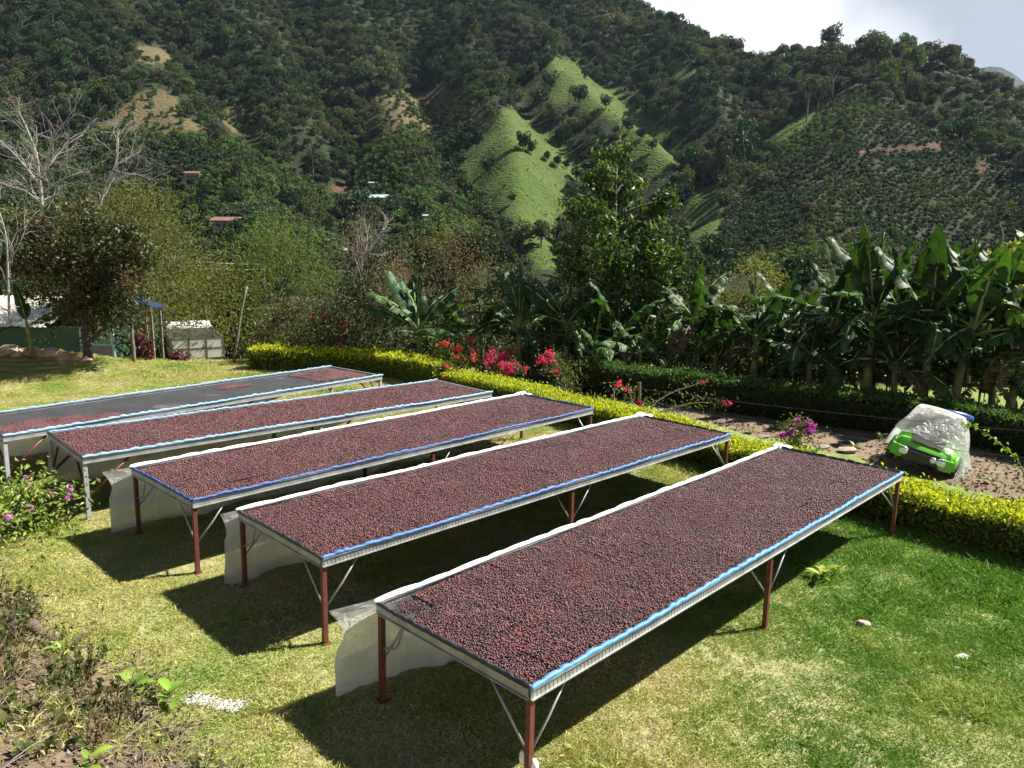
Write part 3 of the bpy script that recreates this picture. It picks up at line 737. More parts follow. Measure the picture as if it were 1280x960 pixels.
def sheet_mesh(x0, x1, zb, seed, flare=.18, bulge=.26):
    """plastic film hung over the back edge, gathered and flaring at its near end"""
    g = np.random.default_rng(seed); nu, nv = 190, 34
    U = np.linspace(0, 1, nu) ** 1.3; Vv = np.linspace(0, 1, nv); X = x0 + (x1 - x0) * U
    out_ = np.zeros((nu, nv, 3))
    f1 = g.uniform(5, 7); p = g.uniform(0, 6, 6)
    for i, xx in enumerate(X):
        e = math.exp(-max(0, xx - x0) / .30); ztop = .935 - .02 * e
        zbot = zb - .02 + .04 * abs(math.sin(xx * 1.1 + p[0])) + .05 * math.sin(xx * 4.3 + p[1]) * .5 + .3 * smooth(x1 - 2.0, x1, xx)
        fold = .035 * np.sin(xx * f1 + p[2]) + .016 * np.sin(xx * 13 + p[3] + Vv * 1.3) + .007 * np.sin(xx * 31 + p[4] - Vv * 2.5) + .004 * np.sin(xx * 57 + Vv * 9)
        zz = ztop + (zbot - ztop) * Vv
        yy = TW + .035 + .03 * np.sqrt(Vv) + fold * Vv ** .7 * 1.3 + flare * .2 * Vv * e
        crease = (.020 * np.sin(Vv * 5 + xx * 6 + p[5]) + .008 * np.sin(Vv * 14 - xx * 14 + p[1]) + .005 * np.sin(Vv * 29 + xx * 40)) * e
        xs_ = xx - bulge * e * (1.0 + .25 * np.exp(-(Vv / .08) ** 2) - .25 * np.exp(-((Vv - .25) / .12) ** 2)) + crease * .6
        yy = yy + .16 * e * (bulge / .24) * (1 - .35 * np.exp(-((Vv - .3) / .15) ** 2)) + crease * .5
        out_[i, :, 0] = xs_; out_[i, :, 1] = yy; out_[i, :, 2] = zz
    return out_

def make_table(B, yaw, front, near, back, far, legm, bracem, label, fill, seed, sheet, sheet_label, cherry_label, brace_r=.011, rag=False):
    t2 = np.array([math.cos(yaw), math.sin(yaw)]); n2 = np.array([-t2[1], t2[0]])
    ex = Vector((t2[0], t2[1], GX * t2[0] + GY * t2[1])).normalized(); ey = Vector((n2[0], n2[1], GX * n2[0] + GY * n2[1])).normalized(); ez = ex.cross(ey)
    M = Matrix.Identity(4)
    for i in range(3): M[i][0], M[i][1], M[i][2] = ex[i], ey[i], ez[i]
    M.translation = (B[0], B[1], hz(B[0], B[1]))
    eul = M.to_euler()
    def root(o): o.location = M.translation; o.rotation_euler = eul; return o
    t = root(thing('drying_table', label, 'drying table', group='raised coffee drying tables on the lawn'))
    zr0, zr1 = .848, .938
    def rail(name, a, b):
        a, b = np.array(a, float), np.array(b, float); L = np.linalg.norm(b - a); d = (b - a) / L; q = np.array([-d[1], d[0]])
        mb = MB(); rot = Matrix.Rotation(math.atan2(d[1], d[0]), 3, 'Z'); c = (a + b) / 2
        mb.box((*c, (zr0 + zr1) / 2), (L, .012, zr1 - zr0), rot)
        for zz in (zr0 + .004, zr1 - .004): mb.box((*c, zz), (L - .002, .040, .008), rot)       # lips of the channel
        for k in np.arange(.02, L - .02, .045):                                                # ribs pressed into the strip
            if name == 'side_rail' and seed < 3: mb.box((*(a + d * k), (zr0 + zr1) / 2), (.012, .018, zr1 - zr0 - .03), rot)
        return mb.build(name, ZINC, t)
    rail('side_rail', (0, 0), (TL, 0)); rail('side_rail', (TL, TW), (0, TW)); rail('end_rail', (0, TW - .022), (0, .022)); rail('end_rail', (TL, .022), (TL, TW - .022))
    mb = MB(); mb.box((TL / 2, TW / 2, .893), (TL - .05, TW - .05, .006)); mb.build('drying_net', MESHM, t)
    for k in np.arange(.65, TL, .65):
        mb = MB(); mb.box((k, TW / 2, .872), (.03, TW - .05, .03)); mb.build('cross_bar', ZINC, t)
    # edging
    for name, m, a, b in (('front_edging', front, (-.01, -.005), (TL + .01, -.005)), ('end_edging', near, (-.005, TW), (-.005, 0)), ('back_edging', back, (0, TW + .005), (TL, TW + .005)), ('end_edging', far, (TL + .005, 0), (TL + .005, TW))):
        if m is None: continue
        a, b = np.array(a), np.array(b); L = np.linalg.norm(b - a); d = (b - a) / L; q = np.array([-d[1], d[0]])
        s, y, z, rr_ = roll(L, .024 if name == 'front_edging' else .021, .13, seed * 7 + len(name))
        pts = np.concatenate([a + s[:, None] * d + y[:, None] * q, (z + .948)[:, None]], 1)
        mb = MB(); mb.tube(pts, rr_, 8); mb.build(name, m, t, True)
    # legs and braces
    lx = [.03, TL * .487, TL - .03]
    for i, xx in enumerate(lx):
        for yy in (.03, TW - .03):
            mb = MB(); gz0 = -.06; w_ = .048 if legm is BROWN_P else .055
            mb.box((xx, yy, (gz0 + zr0 + .03) / 2), (w_, w_, zr0 + .03 - gz0)); mb.box((xx, yy, .012), (.085, .085, .012))
            o = mb.build('leg', legm, t)
            inward = 1 if yy < TW / 2 else -1
            for sx in ((1,) if i == 0 else (-1,) if i == 2 else (1,)):
                mb = MB(); zl = .40
                if legm is BROWN_P:
                    mb.tube([(xx + sx * .02, yy, zl), (xx + sx * .21, yy, zl + .20), (xx + sx * .42, yy, zr0 + .01)], brace_r, 6)
                else: mb.tube([(xx + sx * .02, yy, zl - .06), (xx + sx * .62, yy, zr0 + .01)], .022, 4)
                mb.build('brace', bracem, t, True)
            mb = MB()
            if i == 0 and inward < 0 and legm is BROWN_P:    # the bent double brace at the back corner
                mb.tube([(xx, yy - .02, .52), (xx + .01, yy - .17, .57), (xx + .015, yy - .21, .62), (xx + .02, yy - .31, zr0 + .01)], brace_r, 6)
            else: mb.tube([(xx, yy + inward * .02, .40), (xx, yy + inward * .44, zr0 + .01)], brace_r if legm is BROWN_P else .02, 6)
            mb.build('brace', bracem, t, True)
    if rag:
        g = np.random.default_rng(4); mb = MB()
        for zz, rr_, dx in ((.30, .05, .03), (.20, .045, -.02), (.10, .05, .03), (.02, .055, .02)):
            mb.blob((.03 + dx, .03 - .03, zz), rr_, 2, .35, int(zz * 100), flat=(.8, .6, 1.25))
        mb.blob((.00, .07, .36), .035, 2, .4, 9, flat=(.7, .6, 1.7))
        mb.build('tied_rag', RAG, t, True)
    # plastic film hanging behind
    if sheet:
        x0, x1, zb, fl, bu, roll_m = sheet
        sh = root(thing('plastic_sheet', sheet_label, 'plastic sheet', group='plastic sheets hung behind the drying tables'))
        mb = MB(); mb.grid(sheet_mesh(x0, x1, zb, seed + 40, fl, bu)); mb.build('drape', SHEET, sh, True)
        Gs = sheet_mesh(x0 + .01, x1, zb, seed + 40, fl, bu)[:, 19:].copy(); Gs[:, :, 1] += .03; Gs[:, :, 2] -= .01; mb = MB(); mb.grid(Gs); mb.build('doubled_hem', SHEET, sh, True)
        if roll_m is not None:
            s, y, z, rr_ = roll(TL + .05, .028, .33, seed + 3, .003)
            mb = MB(); mb.tube(np.stack([s - .03, y + TW - .005, z + .962], 1), rr_, 8); mb.build('rolled_edge', roll_m, sh, True)
            mb = MB(); mb.blob((TL - .02, TW + .02, .95), .10, 3, .35, seed, flat=(1.3, .8, .55)); mb.blob((TL + .10, TW - .08, .93), .08, 3, .4, seed + 1, flat=(1.2, .9, .5)); mb.build('crumpled_end', roll_m, sh, True)
    # cherries
    g = np.random.default_rng(seed + 60)
    gx2 = np.arange(.04 + PS / 2, TL - .04, PS * .985); gy2 = np.linspace(.04 + PS / 2, TW - .04 - PS / 2, 5)
    gx2 = gx2 * ((TL - .08) / (len(gx2) * PS * .985)) ; gx2 = np.linspace(.04 + PS / 2, TL - .04 - PS / 2, len(gx2) + 1)
    if fill == 'full':
        X2, Y2 = np.meshgrid(gx2, gy2); xx, yy = X2.ravel(), Y2.ravel(); n = len(xx)
        zz = .908 + .030 * fbm(xx * 1.3 + seed * 9, yy * 1.3, 5)
        e = .05; tx = (fbm((xx + e) * 1.3 + seed * 9, yy * 1.3, 5) - fbm((xx - e) * 1.3 + seed * 9, yy * 1.3, 5)) * .03 / (2 * e); ty = (fbm(xx * 1.3 + seed * 9, (yy + e) * 1.3, 5) - fbm(xx * 1.3 + seed * 9, (yy - e) * 1.3, 5)) * .03 / (2 * e)
        rot = np.stack([np.arctan(ty), -np.arctan(tx), g.integers(0, 4, n) * math.pi / 2], 1)
        o = scatter('coffee_cherries', np.stack([xx, yy, zz], 1), rot, np.ones((n, 3)), patch_kinds + ([thin_kinds[0]] if rag else []), seed=seed, idx=np.where((xx < .3) & (yy > TW - .5) & rag, 6, g.integers(0, 6, n)))
    else:
        pts = []
        for k in range(900):                # what is left on the almost empty net
            a, b = g.uniform(.15, TL - .15), g.uniform(.15, TW - .15)
            nearend = a < 2.3 - 1.0 * b / TW and b < .95 - .25 * max(0, a - .7); farend = a > TL - 1.35 + .75 * (b < .5) and True
            spot = (a - 4.75) ** 2 / .10 + (b - 1.28) ** 2 / .03 < 1
            if nearend or farend or (spot and g.random() < .9): pts.append((a, b, .909))
        for k in range(10): pts.append((g.uniform(4.5, 5.0), g.uniform(1.18, 1.4), .909))
        pts = np.array(pts); n = len(pts)
        o = scatter('coffee_cherries', pts, np.stack([np.zeros(n), np.zeros(n), g.uniform(0, 6.28, n)], 1), np.ones((n, 3)), thin_kinds, seed=seed)
    root(o); tag(o, cherry_label, 'coffee cherries', kind='stuff')
    return t
rad = math.radians
make_table((.15, 5.03), rad(46.03), BLUE_P, BLACK_P, None, BLACK_P, BROWN_P, ZINC, 'drying table with bright sky blue front edging and a white rag tied round its leg', 'full', 1,
           (-.06, 7.0, .03, .24, .24, ROLLW), 'milky plastic sheet flaring past the corner of the rag-tied drying table', 'dark red coffee cherries heaped on the rag-tied drying table', rag=True)
make_table((-1.87, 7.23), rad(44.58), ROYAL_P, BLACK_P, None, BLACK_P, BROWN_P, ZINC, 'drying table with black end edging, between the rag-tied table and the navy-ended table', 'full', 2,
           (-.03, 6.6, .04, .22, .10, ROLLW), 'milky plastic sheet behind the drying table with black end and royal blue front edging', 'dark red coffee cherries on the table with black end and royal blue front edging')
make_table((-3.80, 8.82), rad(46.66), NAVY_P, NAVY_P, None, NAVY_P, BROWN_P, ZINC, 'drying table on rust red legs with navy edging round its short ends and front', 'full', 3,
           (-.06, 6.8, .05, .26, .20, ROLLW), 'milky plastic sheet hanging behind the table with navy edged ends', 'dark red coffee cherries on the table with navy edged ends')
make_table((-6.05, 10.54), rad(43.79), PALEB_P, BLACK_P, PALEB_P, None, GREYLEG, BROWN_P, 'full drying table on grey metal legs with rust red braces', 'full', 4,
           (.05, 6.2, .06, .10, .05, None), 'milky plastic sheet behind the full table on grey legs', 'dark red coffee cherries covering the table on grey legs', brace_r=.02)
make_table((-7.86, 11.60), rad(51.58), PALEB_P, BLACK_P, PALEB_P, None, GREYLEG, BROWN_P, 'almost empty drying table showing its bare black net', 'few', 5,
           (.1, 6.4, .06, .10, .04, None), 'milky plastic sheet behind the almost empty drying table', 'thin leftover coffee cherries on the almost empty black net', brace_r=.02)
# ------------------------------------------------------------------ lawn grass
def grassmat():
    m = bpy.data.materials.new('lawn_grass'); m.use_nodes = True; t = m.node_tree; b = t.nodes['Principled BSDF']
    b.inputs['Roughness'].default_value = .55; b.inputs['Specular IOR Level'].default_value = .3
    g = t.nodes.new('ShaderNodeNewGeometry'); a = t.nodes.new('ShaderNodeVertexColor'); a.layer_name = 'Col'
    n = t.nodes.new('ShaderNodeTexNoise'); n.inputs['Scale'].default_value = .55; n.inputs['Detail'].default_value = 6; n.inputs['Roughness'].default_value = .72
    t.links.new(g.outputs['Position'], n.inputs['Vector'])
    sp = t.nodes.new('ShaderNodeSeparateXYZ'); t.links.new(g.outputs['Position'], sp.inputs[0])
    mr = t.nodes.new('ShaderNodeMapRange'); mr.inputs['From Min'].default_value = 0.8; mr.inputs['From Max'].default_value = 5.2; mr.inputs['To Min'].default_value = .0; mr.inputs['To Max'].default_value = .32
    t.links.new(sp.outputs['X'], mr.inputs['Value'])
    ad = t.nodes.new('ShaderNodeMath'); ad.operation = 'ADD'; t.links.new(n.outputs['Fac'], ad.inputs[0]); t.links.new(mr.outputs[0], ad.inputs[1])
    r = t.nodes.new('ShaderNodeValToRGB'); e = r.color_ramp.elements
    e[0].position = .34; e[0].color = (.56, .50, .30, 1); e[1].position = .74; e[1].color = (.12, .25, .026, 1)
    q = e.new(.47); q.color = (.46, .44, .15, 1); q = e.new(.58); q.color = (.30, .37, .075, 1)
    t.links.new(ad.outputs[0], r.inputs['Fac'])
    mx = t.nodes.new('ShaderNodeMix'); mx.data_type = 'RGBA'; mx.blend_type = 'MULTIPLY'; mx.inputs['Factor'].default_value = 1
    t.links.new(r.outputs[0], mx.inputs['A']); t.links.new(a.outputs['Color'], mx.inputs['B']); t.links.new(mx.outputs['Result'], b.inputs['Base Color'])
    tr = t.nodes.new('ShaderNodeBsdfTranslucent'); t.links.new(mx.outputs['Result'], tr.inputs['Color'])
    ms = t.nodes.new('ShaderNodeMixShader'); ms.inputs[0].default_value = .3
    t.links.new(b.outputs[0], ms.inputs[1]); t.links.new(tr.outputs[0], ms.inputs[2]); t.links.new(ms.outputs[0], t.nodes['Material Output'].inputs['Surface'])
    return m
GRASS = grassmat()
def grass_patch(name, seed, n, rad_, hmin, hmax, wd, flat=.9):
    g = np.random.default_rng(seed); a = g.uniform(0, 6.28, n); q = np.sqrt(g.random(n)) * rad_
    C = np.stack([q * np.cos(a), q * np.sin(a), np.zeros(n)], 1); h = g.uniform(hmin, hmax, n)[:, None]
    d = g.normal(size=(n, 3)) * flat; d[:, 2] = 1; d = unit(d); s = unit(np.cross(d, g.normal(size=(n, 3))))
    bend = unit(np.stack([d[:, 0], d[:, 1], -.3 * np.ones(n)], 1)) * h * .35
    w_ = wd * g.uniform(.6, 1.3, n)[:, None]
    V = np.stack([C - s * w_ / 2, C + s * w_ / 2, C + d * h * .6 + s * w_ * .4 + bend * .2, C + d * h + bend, C + d * h * .6 - s * w_ * .4 + bend * .2], 1).reshape(-1, 3)
    col = g.uniform(.72, 1.28, (n, 1)) * np.where(g.random((n, 1)) < .20, np.array([[1.5, 1.3, 1.7]]), np.array([[.92, .95, .88]]))
    return variant(name, mesh_np(name, V, np.arange(5 * n).reshape(-1, 5), np.repeat(col, 5, 0)), GRASS)
lawn_kinds = [grass_patch('turf_%d' % i, 600 + i, 900, .34, .02, .055, .006) for i in range(4)]
tall_kinds = [grass_patch('tall_turf_%d' % i, 620 + i, 260, .30, .06, .17, .009, .6) for i in range(3)]
g = np.random.default_rng(77)
HEDGE_LINE = [P(u, v) for u, v in [(300, 466), (420, 468), (480, 474), (560, 492), (760, 546), (930, 606), (1130, 660), (1290, 700), (1500, 770), (1750, 870)]]
hl = np.array([p[:2] for p in HEDGE_LINE])
def hedge_side(x, y):                   # y of the yellow hedge's front foot at x
    return np.interp(x, hl[:, 0], hl[:, 1], left=27.0, right=6.5)
def on_lawn(x, y):
    d = (x + 7.4) * -.659 + (y - 10.0) * -.753 + 0.9 * (fbm(x * .9, y * .9, 15) - .5)
    return (y < hedge_side(x, y) + .35) & ((d < .25) | (x > 1.0)) & (y < 26)
x, y = g.uniform(-20, 13, 34000), g.uniform(4.2, 26, 34000)
q = proj(np.stack([x, y, 0 * x], 1)); k = on_lawn(x, y) & (q[:, 0] > -60) & (q[:, 0] < 1800) & (q[:, 1] < 1000)
x, y = x[k], y[k]; k = thin(x, y, .25, .25); x, y = x[k], y[k]
n = len(x); z = H(x, y); s = g.uniform(.9, 1.25, n); bare = fbm(x * 1.1, y * 1.1, 131)
s = np.where(bare < .36, s * .75, s)
print('TURF', n)
tag(scatter('lawn_grass', np.stack([x, y, z - .004], 1), np.stack([np.zeros(n), np.zeros(n), g.uniform(0, 6.28, n)], 1), np.stack([s, s, s * g.uniform(.75, 1.25, n)], 1), lawn_kinds, seed=5),
    'short yellowish green lawn grass under and around the drying tables', 'grass', kind='stuff')
x, y = g.uniform(-18, 12, 5200), g.uniform(4.2, 26, 5200)
lush = lawn_mix(x, y); k = on_lawn(x, y) & (g.random(len(x)) < smooth(.62, .95, lush) * .8 + .03 + .6 * (np.abs(y - hedge_side(x, y)) < .5) + .5 * smooth(21, 24, y))
x, y = x[k], y[k]; n = len(x); z = H(x, y); s = g.uniform(.6, 1.2, n)
tag(scatter('tall_grass', np.stack([x, y, z - .01], 1), np.stack([np.zeros(n), np.zeros(n), g.uniform(0, 6.28, n)], 1), np.stack([s, s, s], 1), tall_kinds, seed=6),
    'longer lush green grass tufts along the hedge and the far lawn', 'grass', kind='stuff')
# ------------------------------------------------------------------ hedges
TWIG = pm('twig', (.10, .075, .05), .9, var=.3, scale=20, use_col=True)
HLEAF = leafmat('hedge_leaf', .5, .35, .3, rand=.0)
def resample(pts, step):
    pts = np.asarray(pts, float); d = np.concatenate([[0], np.cumsum(np.linalg.norm(np.diff(pts, axis=0), axis=1))])
    s = np.linspace(0, d[-1], max(2, int(d[-1] / step))); return np.stack([np.interp(s, d, pts[:, i]) for i in range(pts.shape[1])], 1)
def smooth_line(pts, it=3):
    pts = np.asarray(pts, float)
    for _ in range(it):
        q = [pts[0]]
        for a, b in zip(pts[:-1], pts[1:]): q += [a * .75 + b * .25, a * .25 + b * .75]
        pts = np.array(q + [pts[-1]])
    return pts
def hedge(name, label, line, wd, ht, n, leaf, top_cols, side_cols, seed, rough_=.12, m=HLEAF):
    """clipped hedge along a line of its front foot (width goes to the left of the line)"""
    g = np.random.default_rng(seed); ln = resample(smooth_line(line), .1); T = np.gradient(ln, axis=0); T /= np.linalg.norm(T, axis=1, keepdims=True)
    Nn = np.stack([-T[:, 1], T[:, 0]], 1); o = ln.mean(0); t = thing(name, label, 'hedge', (o[0], o[1], hz(*o)))
    lo = np.array(t.location)
    i = g.integers(0, len(ln), n); hv = ht * (1 + rough_ * (fbm(ln[i, 0] * 1.2, ln[i, 1] * 1.2, seed) - .5) * 2)
    # around the section: front face, top, back face, with rounded shoulders
    k = g.random(n); a = np.where(k < .40, g.uniform(0, .9, n), np.where(k < .85, g.uniform(.9, 1.9, n), g.uniform(1.9, 2.6, n)))
    wv = np.where(a < .9, .02 + .1 * (a / .9) ** 6, np.where(a < 1.9, (a - .9), 1.0)); zv = np.where(a < .9, a / .9, np.where(a < 1.9, 1.0, 1 - (a - 1.9) / .9))
    inn = np.abs(g.normal(0, .07, n)); wob = .10 * (fbm(ln[i, 0] * 2.5, ln[i, 1] * 2.5 + zv * 3, seed + 3) - .5)
    isTop = (a >= .86) & (a < 1.95)
    off = wv * wd + np.where(a < .9, inn - wob, np.where(a > 1.9, -inn + wob, g.normal(0, .02, n)))
    zz = zv * hv - np.where(isTop, inn, 0) + np.where(isTop, wob * .8 + np.where(g.random(n) < .08, g.uniform(0, .12, n), 0), 0)
    jit = g.normal(0, .03, (n, 2)); C2 = ln[i] + Nn[i] * off[:, None] + jit
    C = np.concatenate([C2, (H(C2[:, 0], C2[:, 1]) + np.maximum(zz, .04))[:, None]], 1) - lo
    tc_ = palette(g, n, top_cols, .2); sc_ = palette(g, n, side_cols, .25)
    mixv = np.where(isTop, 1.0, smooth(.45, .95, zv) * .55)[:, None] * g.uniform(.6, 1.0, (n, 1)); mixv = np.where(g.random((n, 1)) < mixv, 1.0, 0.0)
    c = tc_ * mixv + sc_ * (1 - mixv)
    nrm = np.where((a < .9)[:, None], np.concatenate([-Nn[i], np.zeros((n, 1))], 1), np.array([[0, 0, 1.0]]))
    V, Fq, cc = leaf_quads(C, leaf * g.uniform(.6, 1.4, n), c, g, .55, dirs=nrm * .9 + np.array([0, 0, .3]), fold=.15)
    mb = MB(); mb.add(V, Fq, cc); mb.build('foliage', m, t)
    mb = MB(); sec = [(.22, .05), (.14, .45), (.16, .82), (.5, .9), (.84, .82), (.86, .45), (.78, .05)]
    G = np.zeros((len(ln), len(sec), 3))
    for j, (w_, z_) in enumerate(sec):
        c2 = ln + Nn * (w_ * wd); G[:, j, :2] = c2; G[:, j, 2] = H(c2[:, 0], c2[:, 1]) + z_ * ht - .06
    mb.grid(G - lo, (.45, .40, .30))
    for s in range(0, len(ln), 3):
        b = ln[s] + Nn[s] * wd * g.uniform(.15, .6); z0 = hz(*b)
        tip = np.array([*(b + g.normal(0, .12, 2)), z0 + ht * .7]); mb.tube(np.array([[*b, z0 - .05], [*(b + g.normal(0, .05, 2)), z0 + ht * .35], tip]) - lo, [.014, .010, .005], 4)
    mb.build('stems', TWIG, t); return t
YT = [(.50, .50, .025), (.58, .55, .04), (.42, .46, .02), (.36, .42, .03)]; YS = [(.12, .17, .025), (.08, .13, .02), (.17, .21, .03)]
hp = [P(u, v)[:2] for u, v in [(312, 468), (420, 470), (480, 476), (540, 488)]]
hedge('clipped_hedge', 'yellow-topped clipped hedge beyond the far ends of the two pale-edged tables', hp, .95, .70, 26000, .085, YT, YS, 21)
hp = [P(u, v)[:2] for u, v in [(552, 494), (660, 520), (760, 546), (930, 604), (1130, 660), (1200, 680), (1330, 716), (1500, 776), (1750, 876)]]
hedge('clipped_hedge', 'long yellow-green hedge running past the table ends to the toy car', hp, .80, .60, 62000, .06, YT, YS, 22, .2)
DT = [(.06, .125, .022), (.08, .15, .028), (.045, .09, .02)]; DS = [(.026, .05, .015), (.036, .06, .017)]  # greens darkened: shade of the bananas put into the hedge colours
hp = [P(u, v)[:2] for u, v in [(720, 492), (850, 506), (960, 522), (1060, 534), (1180, 548), (1320, 578), (1500, 620), (1750, 690)]]
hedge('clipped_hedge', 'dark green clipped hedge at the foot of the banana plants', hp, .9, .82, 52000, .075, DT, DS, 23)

# ------------------------------------------------------------------ bananas
BLEAF = leafmat('banana_leaf', .52, .26, .24, tint=(1.4, 1.6, .5), rand=.22)
def banana_leaf(seed, torn, curl, width=.26, dead=False):
    g = np.random.default_rng(seed); n = 26; pet = .16
    s = np.linspace(0, 1, n); th = .25 - curl * s ** 1.4
    dx = np.cos(th); dz = np.sin(th); x = np.concatenate([[0], np.cumsum((dx[1:] + dx[:-1]) / 2)]) / (n - 1); z = np.concatenate([[0], np.cumsum((dz[1:] + dz[:-1]) / 2)]) / (n - 1)
    c = np.stack([x, np.zeros(n), z], 1); nrm = np.stack([-np.sin(th), np.zeros(n), np.cos(th)], 1)
    w_ = width * np.sin(np.clip((s - pet) / (1 - pet), 0, 1) ** .72 * math.pi) ** .62; w_[s <= pet] = 0.0
    mb = MB(); base = np.array([(.028, .060, .015), (.023, .050, .013), (.038, .078, .018)])[seed % 3]
    if dead: base = np.array([.10, .068, .038])
    rib = np.where(s[:, None] < .2, np.array([[.20, .24, .08]]), np.array([[.30, .36, .14]])); rib = rib * (.6 if dead else 1)
    mb.tube(c, np.linspace(.017, .004, n), 5, col=rib)
    for side in (-1, 1):
        phi = g.uniform(.05, .25); gap = 0.0; tip0 = 0
        for i in range(n - 1):
            if s[i] < pet - .02: continue
            if g.random() < torn: phi = g.uniform(-.2, .55 + torn * .6); gap = g.uniform(.3, .95)
            else: gap = gap * .0
            a0, a1 = c[i], c[i + 1]
            def pt(k, f, shrink):
                ww = w_[k] * f; dn = phi * (.5 + f * .9)
                p = c[k] + side * np.array([0, 1, 0]) * ww * math.cos(dn) + nrm[k] * (-ww * math.sin(dn) + .02 * math.sin(f * 3) + .012 * math.sin(s[k] * 30 + side))
                p[0] += f * .10 * width; return p + (a1 - a0) * shrink * f
            fs = (0, .5, 1.0); q = []
            for f in fs: q += [pt(i, f, gap), pt(i + 1, f, 0)]
            col = base * (1 + .18 * math.sin(i * 2.1 + side) * g.uniform(.3, 1)); cc = np.array([col, col, col, col, col * (1.5 if torn > .3 and g.random() < .4 else 1.05), col * 1.05])
            Fs = [[0, 1, 3, 2], [2, 3, 5, 4]]
            if side < 0: Fs = [f[::-1] for f in Fs]
            mb.add(q, Fs, np.clip(cc, 0, 1))
    return mb.mesh('leaf', True)
BL = [banana_leaf(700 + i, [.14, .22, .42, .55, .38, .55, .16, .65][i], [.65, .95, 1.2, 1.5, 1.0, 1.8, .55, 1.3][i], [.125, .135, .13, .14, .14, .135, .115, .13][i]) for i in range(8)]
BDEAD = banana_leaf(760, .6, 2.7, .12, True)
for me in BL + [BDEAD]: me.materials.append(BLEAF)
PSTEM = pm('banana_stem', (.17, .13, .075), .75, var=.45, scale=5, bump=.4, bscale=18, use_col=True, col2=(.12, .14, .05))
def banana(u, v, Y, stem_h, nl, ll, seed, label, group=None, lean=0.0, erect=.5, zoff=None, dead=2, pose=None, wf=1.0):
    g = np.random.default_rng(seed); p = Pd(u, v, Y); z0 = hz(p[0], p[1]); t = thing('banana_plant', label, 'banana plant', (p[0], p[1], z0), g.uniform(0, 6.28) * 0, group)
    mb = MB(); zz = np.linspace(-.1, stem_h, 9); la = g.uniform(0, 6.28)
    lx = lean * (zz / stem_h) ** 1.3; pts = np.stack([lx, .05 * np.sin(zz * 2 + la), zz], 1)
    rr_ = np.linspace(.135, .07, 9) * (stem_h / 2.4) ** .5
    mb.tube(pts, rr_, 9, col=np.stack([np.linspace(.9, 1.1, 9), np.linspace(.8, 1.3, 9), np.linspace(.8, .9, 9)], 1))
    for k in range(6):                      # dry sheaths hanging on the stem
        zt = g.uniform(.3, .95) * stem_h; a = g.uniform(0, 6.28); rs = np.interp(zt, zz, rr_) * .85; cx = lean * (zt / stem_h) ** 1.3
        pt = np.array([[cx + rs * math.cos(a), rs * math.sin(a), zt], [cx + (rs + .02) * math.cos(a), (rs + .02) * math.sin(a), zt - .12], [cx + (rs + .02) * math.cos(a + .1), (rs + .02) * math.sin(a + .1), zt - .3 * stem_h]])
        mb.tube(pt, [.03, .05, .015], 5, flat=.3, col=(1.2, .95, .7))
    mb.build('stem', PSTEM, t, True)
    top = np.array([pts[-1, 0], pts[-1, 1], stem_h])
    ang = g.uniform(0, 6.28)
    if pose is None:
        pose = []
        for k in range(nl):
            ang += 2.4 + g.normal(0, .25); f = k / max(1, nl - 1)
            el = (1.35 - f * 1.35) * erect * 1.6 - .15 + g.normal(0, .12) if k else 1.35
            pose.append((ang, min(el, 1.4), ll * g.uniform(.8, 1.12) * (.8 if k == 0 else 1), [6, 0, 1, 0, 4, 2, 2, 3, 5, 7, 3, 5][min(11, int(k * 11 / max(1, nl - 1)))]))
    for (a, el, L, kind) in pose:
        o = obj('leaf', BL[kind], BLEAF, t); o.location = top + np.array([0, 0, -g.uniform(0, .22)]); o.scale = (L, L * wf * g.uniform(.85, 1.15) * (.32 if el > 1.34 else 1), L)
        o.rotation_euler = (g.normal(0, .28), -el, a)
    for k in range(dead):
        a = g.uniform(0, 6.28); o = obj('dry_leaf', BDEAD, BLEAF, t); o.location = top + np.array([0, 0, -g.uniform(.15, .4)]); o.scale = (ll * .8,) * 3; o.rotation_euler = (g.normal(0, .3), -.1, a)
    return t
GB = 'banana plants massed behind the dark hedge'
LB = 'banana plant with tattered leaves in the dense clump behind the dark hedge'
# the plant by the bougainvillea, leaves posed as seen
banana(524, 450, 23.4, 1.35, 9, 2.0, 31, 'banana plant with broad upright whole leaves beside the bougainvillea', erect=.75, dead=1, wf=1.4,
       pose=[(1.2, 1.35, 2.1, 6), (2.75, 1.0, 2.2, 0), (3.1, .55, 2.0, 1), (1.9, 1.15, 2.0, 0), (.35, .78, 2.1, 0), (-.1, .30, 1.9, 1), (.9, .85, 1.7, 4), (-1.2, .25, 1.5, 1), (3.6, .1, 1.6, 2), (2.4, 1.2, 1.9, 4), (.1, .62, 2.1, 4), (3.3, .8, 2.0, 4), (-.5, .05, 1.7, 2)])
banana(648, 452, 23.2, 1.6, 9, 2.0, 32, 'banana plant with one furled upright leaf between two bougainvillea clumps', erect=.7, dead=2, wf=1.35,
       pose=[(1.5, 1.42, 2.1, 6), (2.6, 1.05, 2.1, 2), (.5, .75, 1.9, 1), (2.9, .45, 1.7, 4), (-.2, .25, 1.8, 5), (3.5, .05, 1.7, 7), (-1.3, .1, 1.5, 2), (1.2, 1.1, 1.7, 0), (3.1, .85, 1.9, 4), (.1, .55, 1.9, 2), (2.2, 1.2, 2.0, 1), (3.0, .2, 1.8, 5)])
banana(602, 440, 24.0, 1.3, 9, 1.7, 33, 'smaller banana plant with drooping leaves behind the red bougainvillea', erect=.4)
banana(708, 450, 22.8, 1.7, 11, 2.1, 34, 'banana plant with drooping shredded leaves against the tall broadleaf tree', erect=.5)
banana(842, 452, 22.8, 2.0, 11, 2.3, 35, 'banana plant leaning beside the tall broadleaf tree trunk', lean=.5, erect=.6)
